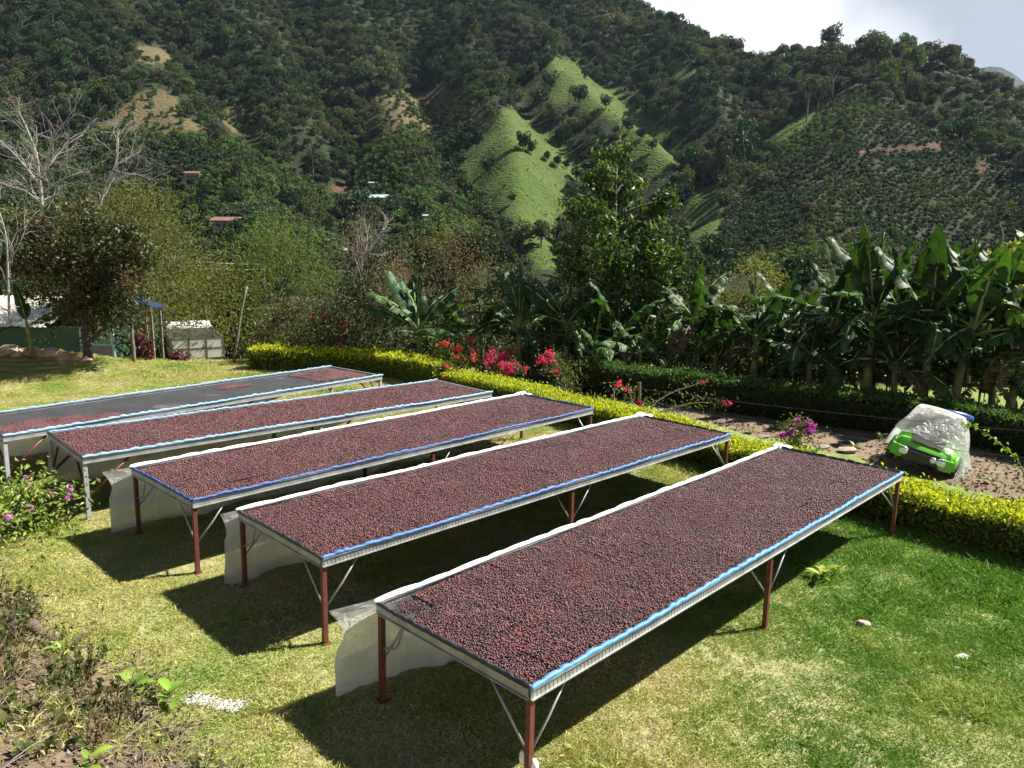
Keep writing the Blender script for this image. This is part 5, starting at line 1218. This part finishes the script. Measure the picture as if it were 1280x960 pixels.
for i in range(4):
    gg = np.random.default_rng(680 + i); nl_ = 46; a_ = gg.uniform(0, 6.28, nl_); st_ = gg.integers(0, 6, nl_); hh2 = gg.uniform(.03, .22, nl_)
    Cw = np.stack([.05 * np.cos(st_ * 1.05) * (1 + hh2 * 6), .05 * np.sin(st_ * 1.05) * (1 + hh2 * 6), hh2], 1); Vw, Fw, cw = leaf_quads(Cw, gg.uniform(.04, .085, nl_), palette(gg, nl_, [[(.07, .10, .03), (.12, .15, .04)], [(.20, .14, .07), (.12, .10, .05)], [(.14, .18, .05), (.20, .21, .07)], [(.17, .12, .09), (.10, .08, .05)]][i], .2), gg, .4, dirs=np.stack([np.cos(a_), np.sin(a_), .4 + 0 * a_], 1), spread=.5)
    mw = MB(); mw.add(Vw, Fw, cw)
    for k in range(6): mw.tube([(.01 * math.cos(k * 1.05), .01 * math.sin(k * 1.05), -.02), (.12 * math.cos(k * 1.05), .12 * math.sin(k * 1.05), .24)], [.004, .002], 4, col=(.14, .10, .07))
    bweeds.append(variant('bank_weed_%d' % i, mw.mesh('bank_weed'), BIGLEAF))
x, y = g.uniform(-9, .6, 1500), g.uniform(3.4, 11, 1500); d = (x + 7.4) * -.659 + (y - 10.0) * -.753; k = (d > .15) & (d < 3) & (fbm(x * 1.1, y * 1.1, 281) > .44)
x, y = x[k], y[k]; n = len(x); s = g.uniform(.5, 1.4, n)
tag(scatter('bank_weeds', np.stack([x, y, H(x, y) - .01], 1), np.stack([g.normal(0, .15, n), g.normal(0, .15, n), g.uniform(0, 6.28, n)], 1), np.stack([s, s, s], 1), bweeds, seed=12), 'mixed green and withered weeds smothering the near bank', 'weeds', kind='stuff')
STONE = pm('stone', (.30, .25, .20), .9, var=.3, scale=8, bump=.6, bscale=25); STONE2 = pm('pale_stone', (.50, .48, .43), .9, var=.2, scale=8, bump=.5, bscale=25)
REDSTONE = pm('ochre_rock', (.34, .24, .165), .9, var=.3, scale=5, bump=.7, bscale=16)
def rock(p, r, m, seed, label, flat=(1, .8, .5), group=None, sink=.3):
    mb = MB(); mb.blob((0, 0, 0), r, 3, .45, seed, flat=flat, chips=16, lo=.5); o = mb.build('rock', m, None, False, (float(p[0]), float(p[1]), hz(p[0], p[1]) + r * flat[2] * (1 - sink) * .6)); return tag(o, label, 'rock', group)
rock(P(1077, 778), .085, STONE, 1, 'reddish brown stone lying on the sunny lawn')
rock(P(1203, 818), .10, STONE2, 2, 'pale half-buried stone in the green grass', (1, .45, .35), sink=.8)
rock(P(158, 757), .045, STONE, 3, 'small dark stone on the lawn beside the table shadow')
rock(P(1132, 660), .07, STONE2, 4, 'pale stone at the foot of the table leg by the hedge')
for i, (u, v, r_) in enumerate([(12, 440, .42), (40, 452, .30), (62, 450, .36), (78, 458, .30), (95, 462, .24), (108, 466, .22), (55, 466, .26), (25, 462, .25), (30, 470, .2), (0, 455, .35), (70, 470, .16), (88, 470, .15), (48, 462, .14), (18, 472, .16), (100, 470, .12), (35, 446, .16), (84, 450, .2)]):
    rock(Pd(u, v, 22.4), r_, REDSTONE, 20 + i, 'ochre rock in the stony berm below the green-walled house', (1.2, .9, .6), 'rocks of the stony berm')
for i, (u, v, r_) in enumerate([(985, 556, .10), (1060, 562, .2), (955, 545, .12), (1030, 558, .12), (900, 528, .14)]):
    rock(P(u, v), r_, STONE, 40 + i, 'grey brown stone on the bare earth behind the yellow-green hedge', (1.2, .8, .5), 'stones on the bare earth')
# rotten log, stick and ash
LOGM = pm('rotten_wood', (.11, .075, .055), .95, var=.45, scale=7, bump=.8, bscale=22); STICK = pm('bleached_stick', (.50, .45, .38), .85, var=.2, scale=12)
def ground_tube(name, label, cat, pts, rad_, m, n=8):
    pts = smooth_line(np.array(pts), 2); mb = MB(); z = H(pts[:, 0], pts[:, 1]); q = np.stack([pts[:, 0], pts[:, 1], z + rad_ * .6], 1); o = q[0].copy()
    mb.tube(q - o, rad_ * np.linspace(1, .75, len(q)) * (1 + .1 * np.sin(np.arange(len(q)) * 1.7)), n); ob = mb.build(name, m, None, True, tuple(o)); return tag(ob, label, cat)
ground_tube('rotten_log', 'broken rotten brown log lying on the bank above the lawn', 'log', [P(36, 756, .35)[:2], P(55, 770, .35)[:2], P(72, 782, .3)[:2]], .075, LOGM)
ground_tube('dry_stick', 'bleached curved stick on the brown leaf litter', 'stick', [P(98, 958, .6)[:2], P(118, 953, .6)[:2], P(140, 954, .6)[:2]], .012, STICK, 6)
ground_tube('dry_stick', 'thin reddish dry branch fallen across the bank', 'stick', [P(40, 862, .6)[:2], P(75, 880, .55)[:2], P(100, 894, .5)[:2]], .010, TWIG, 6)
ASH = pm('white_ash', (.42, .42, .40), .95, var=.2, scale=9, bump=.8, bscale=40)
g = np.random.default_rng(14); mb = MB(); c0 = P(268, 884); 
for k in range(800):
    f = g.choice([-.45, .45, .05]) + g.normal(0, .30); pp = P(268 + 42 * f, 884 + 4 * math.sin(f * 3) + g.normal(0, 3.6)); mb.blob((pp[0] - c0[0], pp[1] - c0[1], hz(pp[0], pp[1]) - hz(c0[0], c0[1]) + .006), g.uniform(.005, .016), 1, .35, k, flat=(1.4, 1.0, .45))
tag(mb.build('ash_patch', ASH, None, True, (c0[0], c0[1], hz(c0[0], c0[1]))), 'white ash spilled on the grass at the bank edge', 'ash', kind='stuff')

# ------------------------------------------------------------------ house, shed, truck
GREENW = pm('shaded_green_paint', (.035, .085, .05), .8, var=.2, scale=2, bump=.2); CREAM = pm('cream_roof_sheet', (.66, .63, .52), .5, .2, var=.12, scale=1.2)  # wall green darkened to carry the shade of the tree
GREYW = pm('grey_block_wall', (.22, .22, .23), .9, var=.2, scale=3, bump=.3); LBLUE = pm('light_blue_frame', (.36, .55, .66), .5, var=.1); GLASSG = pm('green_window_glass', (.10, .26, .17), .12, var=.15, spec=.8)
WOODP = pm('weathered_wood', (.15, .125, .10), .9, var=.35, scale=9, bump=.4, bscale=30)
def house():
    Y = 27.5; e = Pd(140, 410, Y); z0 = hz(e[0], Y) - .1
    x1 = e[0]; x0 = x1 - 10; zt = Pd(60, 408, Y)[2]; ztop = Pd(60, 372, Y + 2.4)[2]
    t = thing('green_house', 'green-walled house with cream metal roof and light blue window frames', 'house', (x0, Y, z0)); zt -= z0; ztop -= z0; L = x1 - x0
    xw = Pd(100, 420, Y)[0] - x0
    mb = MB(); mb.box((xw / 2, 0, zt / 2), (xw, .15, zt)); mb.box((L / 2, 5, zt / 2), (L, .15, zt)); mb.box((.08, 2.5, zt / 2), (.15, 4.84, zt)); mb.box((L - .08, 2.5, zt / 2), (.15, 4.84, zt)); mb.build('wall', GREENW, t)
    mb = MB(); zl = Pd(120, 432, Y)[2] - z0; mb.box(((xw + L) / 2, 0, zl / 2), (L - xw - .002, .16, zl)); mb.build('block_wall', GREYW, t)
    w_ = thing('window', None, None); w_.parent = t; w_.location = ((xw + L) / 2, 0, (zl + zt) / 2)
    W, Hh = L - xw, zt - zl
    fr_ = MB()
    for s in (-1, 1): fr_.box((s * (W / 2 - .03), 0, 0), (.06, .10, Hh)); fr_.box((0, 0, s * (Hh / 2 - .03)), (W - .125, .10, .06))
    for s in (-1, 0, 1): fr_.box((s * W * .25, 0, 0), (.04, .08, Hh - .125))
    wf_ = fr_.build('window', LBLUE, t, loc=((xw + L) / 2, 0, (zl + zt) / 2)); bpy.data.objects.remove(w_)
    for s in range(4):
        mb = MB(); mb.box((0, 0, 0), (W * .25 - .06, .02, Hh - .13)); mb.build('pane', GLASSG, wf_, loc=((s - 1.5) * W * .25, 0, 0))
    mb = MB(); mb.box((L + .03, -.05, zt / 2), (.07, .07, zt)); mb.build('corner_post', LBLUE, t)
    for k in range(12):                     # corrugated sheets
        a0 = -.3 + k * (L - 1.8) / 12; a1 = a0 + (L - 1.8) / 12 + .04; G = np.zeros((17, 2, 3)); xs_ = np.linspace(a0, a1, 17); wv = .018 * np.sin(np.linspace(0, 8 * math.pi, 17)) + .006 * (k % 2)
        G[:, 0] = np.stack([xs_, np.full(17, -.45), zt + wv + .02], 1); G[:, 1] = np.stack([xs_, np.full(17, 2.6), ztop + wv + .04], 1)
        mb = MB(); mb.grid(G); mb.build('roof_sheet', CREAM, t, True)
    for k in range(12):
        a0 = -.3 + k * (L - 1.8) / 12; mb = MB(); mb.box((a0 + (L - 1.8) / 24, 3.95, (zt + ztop) / 2), ((L - 1.8) / 12, 2.75, .03), Matrix.Rotation(-math.atan2(ztop - zt, 2.7), 3, 'X')); mb.build('roof_sheet', CREAM, t)
house()
def pole(label, a, b, r0, name='wooden_pole'):
    a, b = np.array(a), np.array(b); mb = MB(); L = np.linalg.norm(b - a); pts = np.linspace(a, b, 8) - a; pts[:, 0] += .02 * np.sin(np.arange(8)); pts[0, 2] -= .15
    mb.tube(pts, r0 * np.linspace(1, .75, 8), 7); return tag(mb.build(name, WOODP, None, True, tuple(a)), label, 'pole')
a = P(168, 466); a[2] = hz(a[0], a[1]); pole('upright weathered wooden pole beside the blue-roofed lean-to', a, Pd(165, 398, a[1]), .055)
a = P(291, 458); a[2] = hz(a[0], a[1]); pole('thin leaning wooden pole in front of the bright green feathery tree', a, Pd(308, 358, a[1] + .3), .05)
BLUER = pm('dark_blue_roof', (.02, .03, .08), .5, .2, var=.2)
def shed():
    Y = 25.6; c = Pd(178, 470, Y); z0 = hz(c[0], Y); t = thing('lean_to', 'small lean-to with dark blue sloping roof beside the wooden pole', 'shed', (c[0], Y, z0))
    za, zb = Pd(166, 379, Y)[2] - z0, Pd(190, 390, Y)[2] - z0; xa, xb = Pd(163, 380, Y)[0] - c[0], Pd(191, 390, Y)[0] - c[0]
    for k in range(2):
        mb = MB(); y0_ = .05 + k * .42; mb.box(((xa + xb) / 2, y0_ + .2, (za + zb) / 2 + .12), (xb - xa + .1, .41, .05), Matrix.Rotation(math.atan2(za - zb, xb - xa), 3, 'Y')); mb.build('roof_sheet', BLUER, t)
    mb = MB(); mb.box((xb - .02, .03, zb + .06), (.06, .05, .12)); mb.build('gutter', LBLUE, t)
    for sx in (xa + .1, xb - .12):
        for sy in (.12, .78): mb = MB(); zt = za if sx < 0 else zb; mb.box((sx, sy, zt / 2), (.07, .07, zt + .1)); mb.build('post', WOODP, t)
shed()
BEDW = pm('grey_bed_panel', (.46, .46, .43), .8, var=.18, scale=4, bump=.2, wear=((.30, .26, .21), 5, .62)); BEDF = pm('dark_bed_frame', (.10, .085, .07), .8, var=.3, scale=6); WHITEP = pm('white_paint', (.78, .78, .74), .5, var=.08, scale=3)
TYRE = pm('tyre_rubber', (.02, .02, .02), .85, var=.3, scale=20); DGLASS = pm('dark_glass', (.02, .025, .03), .08, spec=.8); REDL = pm('tail_light', (.45, .03, .02), .3)
def wheel(parent, c, r_, wdt, axis='Y', rim=None):
    t = MB(); an = np.linspace(0, 2 * math.pi, 25); prof = [(-.5, .62), (-.5, .9), (-.38, 1.0), (.38, 1.0), (.5, .9), (.5, .62)]
    G = np.zeros((25, len(prof), 3))
    for j, (w_, q) in enumerate(prof):
        tread = 1 + (.015 * ((np.arange(25) % 2)) if q == 1.0 else 0)
        G[:, j] = np.stack([r_ * q * np.cos(an) * tread, np.full(25, w_ * wdt), r_ * q * np.sin(an) * tread], 1)
    t.grid(G); o = t.build('wheel', TYRE, parent, True, c)
    m_ = MB(); m_.tube([(0, -wdt * .45, 0), (0, wdt * .45, 0)], r_ * .64, 16)
    for k in range(5): a = k * 1.2566; m_.box((r_ * .36 * math.cos(a), -wdt * .46, r_ * .36 * math.sin(a)), (r_ * .4, .02, r_ * .12), Matrix.Rotation(-a, 3, 'Y'))
    m_.build('rim', rim or ZINC, o); return o
def truck():
    Y = 27.6; c = Pd(240, 455, Y); z0 = hz(c[0], Y + 1.2); W = 1.75; Lb = 2.6
    t = thing('cargo_truck', 'small truck with a grey slatted cargo bed parked below the lawn', 'truck', (c[0] + .25, Y, z0), rad(28)); zb = Pd(240, 448, Y)[2] - z0; zt = Pd(240, 423, Y)[2] - z0; hp_ = zt - zb
    mb = MB(); mb.box((0, Lb / 2, zb - .06), (W, Lb, .1)); mb.build('bed_floor', BEDF, t)
    for side, (cx, cy, ln_, rot) in {'tail': (0, 0, W, 0), 'left': (-W / 2, Lb / 2, Lb, rad(90)), 'right': (W / 2, Lb / 2, Lb, rad(90))}.items():
        rm = Matrix.Rotation(rot, 3, 'Z'); nb = 3
        for r_ in range(2):
            for k in range(nb):
                lx = (k - (nb - 1) / 2) * ln_ / nb; d = rm @ Vector((lx, 0, 0)); mb = MB(); mb.box((0, 0, 0), (ln_ / nb - .05, .03, hp_ / 2 - .05), rm); mb.build('bed_panel', BEDW, t, loc=(cx + d.x, cy + d.y, zb + hp_ * (.25 + .5 * r_)))
        mb = MB()
        for zz in (zb, zb + hp_ / 2, zb + hp_): mb.box((cx, cy, zz), (ln_ + .045, .05, .05), rm)
        for k in range(nb + 1):
            d = rm @ Vector(((k - nb / 2) * ln_ / nb, 0, 0)); mb.box((cx + d.x, cy + d.y, zb + hp_ / 2), (.045, .06, hp_ + .08), rm)
        mb.build('bed_frame', BEDF, t)
    mb = MB(); mb.box((-.05, Lb - .55, zb + hp_ * .8), (W * .9, .05, hp_ * .95), Matrix.Rotation(.25, 3, 'X')); mb.box((-.05, Lb - .43, zb + hp_ * 1.27), (W * .92, .30, .05)); mb.build('headboard', WHITEP, t)
    cab = MB(); G = np.array([[(sx, yy, zz) for sx in (-.78, .78)] for yy, zz in [(Lb + .05, zb - .3), (Lb + .05, zt + .22), (Lb + .25, zt + .32), (Lb + 1.0, zt + .30), (Lb + 1.25, zb + .35), (Lb + 1.75, zb + .2), (Lb + 1.8, zb - .3)]])
    cab.grid(G); n0 = len(G)
    for s in (0, 1): cab.add(G[:, s], [list(range(n0)) if s else list(range(n0))[::-1]])
    cab.build('cab', WHITEP, t)
    mb = MB(); mb.box((0, Lb + .045, zt + .02), (1.2, .012, .3)); mb.build('rear_window', DGLASS, t)
    mb = MB(); mb.box((0, 1.9, zb - .2), (.5, 4.4, .14)); mb.box((0, -.12, zb - .22), (W * .95, .06, .12)); mb.build('chassis', BEDF, t)
    for s in (-1, 1):
        mb = MB(); mb.box((s * W * .40, -.155, zb - .21), (.18, .03, .09)); mb.build('tail_light', REDL, t)
        for yy in (.75, Lb + 1.0): o = wheel(t, (s * .72, yy, .33), .34, .2); o.rotation_euler = (0, 0, rad(90) * 0 + math.pi / 2)
truck()
# ------------------------------------------------------------------ toy car under plastic
LIME = pm('lime_green_plastic', (.12, .42, .03), .3, var=.1, scale=4, spec=.6); DARKP = pm('black_plastic', (.02, .02, .022), .4, var=.2, scale=8); LENS = pm('silver_headlight', (.75, .77, .80), .12, .6, var=.1); BLUEL = pm('blue_lid_plastic', (.015, .055, .24), .35, var=.15)
CLEARP = plastic('clear_plastic_cover', .14, (.92, .92, .90), .22)
def toy_car():
    b = P(1160, 584); t = thing('toy_car', 'tilted lime green ride-on toy car with round silver headlights', 'toy car', (b[0], b[1] + .25, hz(b[0], b[1]) + .02)); t.rotation_euler = (rad(-4), rad(13), rad(-36))
    # nose points to -y; sections along y
    secs = [(-.62, .40, .22, .34), (-.56, .50, .18, .44), (-.40, .54, .17, .52), (-.05, .55, .17, .58), (.10, .55, .17, .60), (.45, .55, .17, .56), (.72, .53, .20, .58), (.82, .46, .26, .50)]
    G = np.zeros((len(secs), 13, 3))
    for i, (yy, hw, z0, z1) in enumerate(secs):
        a = np.linspace(0, math.pi, 13); cx = -np.cos(a); G[i, :, 0] = hw * np.sign(cx) * np.abs(cx) ** .45; G[i, :, 2] = z0 + (z1 - z0) * np.sin(a) ** .38; G[i, :, 1] = yy + .05 * np.abs(cx) ** 3 * (1 if yy < 0 else -1)
    mb = MB(); mb.grid(G); mb.add(G[0], [list(range(13))]); mb.add(G[-1], [list(range(13))[::-1]]); mb.build('body', LIME, t, True)
    for s in (-1, 1):
        mb = MB(); an = np.linspace(0, math.pi, 9); pts = np.stack([np.full(9, s * .53), -.36 + .23 * np.cos(an), .20 + .23 * np.sin(an)], 1); mb.tube(pts, .045, 6); pts[:, 1] += .86; mb.tube(pts, .045, 6); mb.build('fender', LIME, t, True)
        mb = MB(); mb.box((s * .40, -.60, .27), (.22, .16, .20), Matrix.Rotation(s * .3, 3, 'Z')); mb.build('bumper_corner', LIME, t)
    mb = MB(); mb.box((0, -.645, .26), (.60, .09, .15)); mb.box((0, -.60, .36), (.64, .07, .06)); mb.build('grille', DARKP, t)
    for xx, r_ in ((-.31, .085), (.20, .062), (.33, .085)):
        mb = MB(); mb.tube([(0, .05, 0), (0, -.02, 0), (0, -.045, 0), (0, -.055, 0)], [r_, r_, r_ * .8, r_ * .3], 14); mb.build('headlight', LENS, t, True, (xx, -.66, .29))
    mb = MB(); G = np.array([[(-.26, -.52, .50), (.26, -.52, .50)], [(-.30, -.2, .59), (.30, -.2, .59)], [(-.32, -.02, .625), (.32, -.02, .625)]]); mb.grid(G); mb.build('hood_panel', DARKP, t)
    mb = MB(); mb.grid(np.array([[(-.44, -.02, .58), (.44, -.02, .58)], [(-.36, .2, .92), (.36, .2, .92)]])); mb.build('windscreen', DGLASS, t)
    for s in (-1, 1): mb = MB(); mb.tube([(s * .46, -.04, .55), (s * .38, .2, .95), (s * .37, .55, .97), (s * .44, .75, .55)], .02, 6); mb.build('roll_bar', DARKP, t, True)
    mb = MB(); mb.box((0, .45, .55), (.6, .12, .5), Matrix.Rotation(-.2, 3, 'X')); mb.box((0, .25, .42), (.6, .4, .12)); mb.build('seat', DARKP, t)
    for s in (-1, 1):
        for yy in (-.36, .50): o = wheel(t, (s * .53, yy, .18), .18, .14); o.rotation_euler = (0, 0, math.pi / 2)
    # cover
    c = thing('plastic_cover', 'clear crumpled plastic sheet thrown over the lime green toy car', 'plastic sheet', tuple(t.location)); c.rotation_euler = t.rotation_euler
    g = np.random.default_rng(3); nu, nv = 44, 30; G = np.zeros((nu, nv, 3)); ph = g.uniform(0, 6, 8)
    for i, a in enumerate(np.linspace(-math.pi * .36, math.pi * .96, nu)):   # round the back and sides, open over the nose
        for j, f in enumerate(np.linspace(0, 1, nv)):
            rx, ry = .40 + .42 * f ** .8, .32 + .46 * f ** .8; fo = 1 + .045 * f * math.sin(a * 9 + ph[0]) + .03 * f * math.sin(a * 17 + ph[1] + f * 4) + .02 * math.sin(f * 11 + a * 5 + ph[2])
            z = 1.08 - 1.02 * f + .05 * math.sin(a * 2 + ph[3]) * f
            if -.4 < a < .35: z = z - .08 * f
            G[i, j] = (rx * math.cos(a) * fo, .22 + ry * math.sin(a) * fo, z)
    mb = MB(); mb.grid(G)
    G2 = np.zeros((14, 14, 3))              # the front sheet falling to the hood
    for i, sx in enumerate(np.linspace(-1, 1, 14)):
        for j, f in enumerate(np.linspace(0, 1, 14)): G2[i, j] = (sx * (.40 + .22 * f), -.06 - .40 * f + .03 * math.sin(sx * 5 + f * 6), 1.08 - .47 * f + .025 * math.sin(sx * 9 + f * 5))
    mb.grid(G2)
    G3 = np.array([[(math.cos(a) * .37 * q, .22 + math.sin(a) * .31 * q - .0, 1.075 + .03 * (1 - q) * math.sin(a * 3)) for q in np.linspace(0, 1, 6)] for a in np.linspace(0, 2 * math.pi, 28)]); mb.grid(G3)
    mb.build('drape', CLEARP, c, True)
    l = MB(); an = np.linspace(0, 2 * math.pi, 26); G = np.zeros((26, 5, 3))
    for j, (q, zz) in enumerate([(0, .06), (.7, .06), (.95, .04), (1, 0), (1, -.05)]): G[:, j] = np.stack([.34 * q * np.cos(an), .20 * q * np.sin(an), np.full(26, zz)], 1)
    l.grid(G); q = Pd(1196, 519, b[1] + .8); o = l.build('basin', BLUEL, None, True, tuple(q)); o.rotation_euler = (rad(-12), rad(14), 0); tag(o, 'blue plastic basin upside down on top of the covered toy car', 'basin')
toy_car()
# ------------------------------------------------------------------ wires
WIRE = pm('dark_wire', (.10, .10, .11), .5, .5, var=.2); WIREL = pm('pale_wire', (.42, .42, .44), .5, .4, var=.2)
def wire(a, b, sag, r_, n=26):
    s = np.linspace(0, 1, n); p = np.outer(1 - s, a) + np.outer(s, b); p[:, 2] -= sag * 4 * s * (1 - s); return p
def wire_set(name, label, cat, spans, r_, m, posts=None):
    o = np.array(spans[0][0]); t = thing(name, label, cat, tuple(o))
    for a, b, sag in spans: mb = MB(); mb.tube(wire(np.array(a) - o, np.array(b) - o, sag, r_), r_, 4); mb.build('wire', m, t)
    for a, b in (posts or []): mb = MB(); mb.tube(np.array([a, b]) - o, .035, 6); mb.build('post', WOODP, t)
Y1, Y2 = 17.6, 12.4
g0 = Pd(800, 500, Y1); g0[2] = hz(g0[0], g0[1]) - .1; g1 = Pd(1300, 600, Y2); g1[2] = hz(g1[0], g1[1]) - .1
wire_set('wire_fence', 'thin wire fence strung above the bare earth past the toy car', 'fence', [(Pd(800, 486, Y1), Pd(1310, 541, Y2), .06), (Pd(800, 500, Y1), Pd(1310, 575, Y2), .12)], .0035, WIRE, [(g0, Pd(800, 478, Y1)), (g1, Pd(1312, 528, Y2))])
pa, pb = Pd(-60, 150, 60), Pd(500, 296, 120)
gp = lambda p: np.array([p[0], p[1], hz(p[0], p[1]) - .3])
wire_set('power_line', 'thin pale power line sagging across the valley behind the trees', 'power line', [(pa, pb, 1.5), (pa - [0, 0, .5], pb - [0, 0, .5], 1.6)], .009, WIRE, [(gp(pa), pa), (gp(pb), pb)])
pa, pb = Pd(120, 300, 33), Pd(330, 330, 40)
wire_set('power_line', 'short drop wires above the yellowish feathery tree', 'power line', [(pa, pb, .3), (pa - [0, 0, .25], pb - [0, 0, .25], .35)], .007, WIREL, [(gp(pa), pa), (gp(pb), pb)])
# trailing vine by the toy car
g = np.random.default_rng(6); t = thing('trailing_vine', 'leafy vine arching past the plastic-covered toy car', 'vine', tuple(gp(Pd(1290, 590, 12.2)))); o = np.array(t.location)
ln_ = smooth_line(np.array([gp(Pd(1290, 590, 12.2)), Pd(1282, 585, 12.3), Pd(1255, 558, 12.6), Pd(1225, 536, 13), Pd(1205, 530, 13.2)]), 3) - o
mb = MB(); mb.tube(ln_, np.linspace(.012, .004, len(ln_)), 5); mb.build('stem', TWIG, t, True)
k = g.integers(0, len(ln_), 90); V, Fq, cc = leaf_quads(ln_[k] + g.normal(0, .035, (90, 3)), .085, palette(g, 90, WG, .2), g, .4); mb = MB(); mb.add(V, Fq, cc); mb.build('leaves', BIGLEAF, t)
# ------------------------------------------------------------------ haze

def haze():
    mb = MB(); x0, x1, y0, y1, z0, z1 = -2600, 3000, -40, 3700, -60, 900
    mb.box(((x0 + x1) / 2, (y0 + y1) / 2, (z0 + z1) / 2), (x1 - x0, y1 - y0, z1 - z0))
    m = bpy.data.materials.new('valley_haze'); m.use_nodes = True; t = m.node_tree
    t.nodes.remove(t.nodes['Principled BSDF']); v = t.nodes.new('ShaderNodeVolumePrincipled')
    v.inputs['Color'].default_value = (.50, .70, 1.0, 1); v.inputs['Density'].default_value = .000038; v.inputs['Anisotropy'].default_value = .2
    t.links.new(v.outputs[0], t.nodes['Material Output'].inputs['Volume'])
    tag(mb.build('haze', m), 'thin bluish haze hanging in the valley air', 'haze', kind='stuff')
haze()
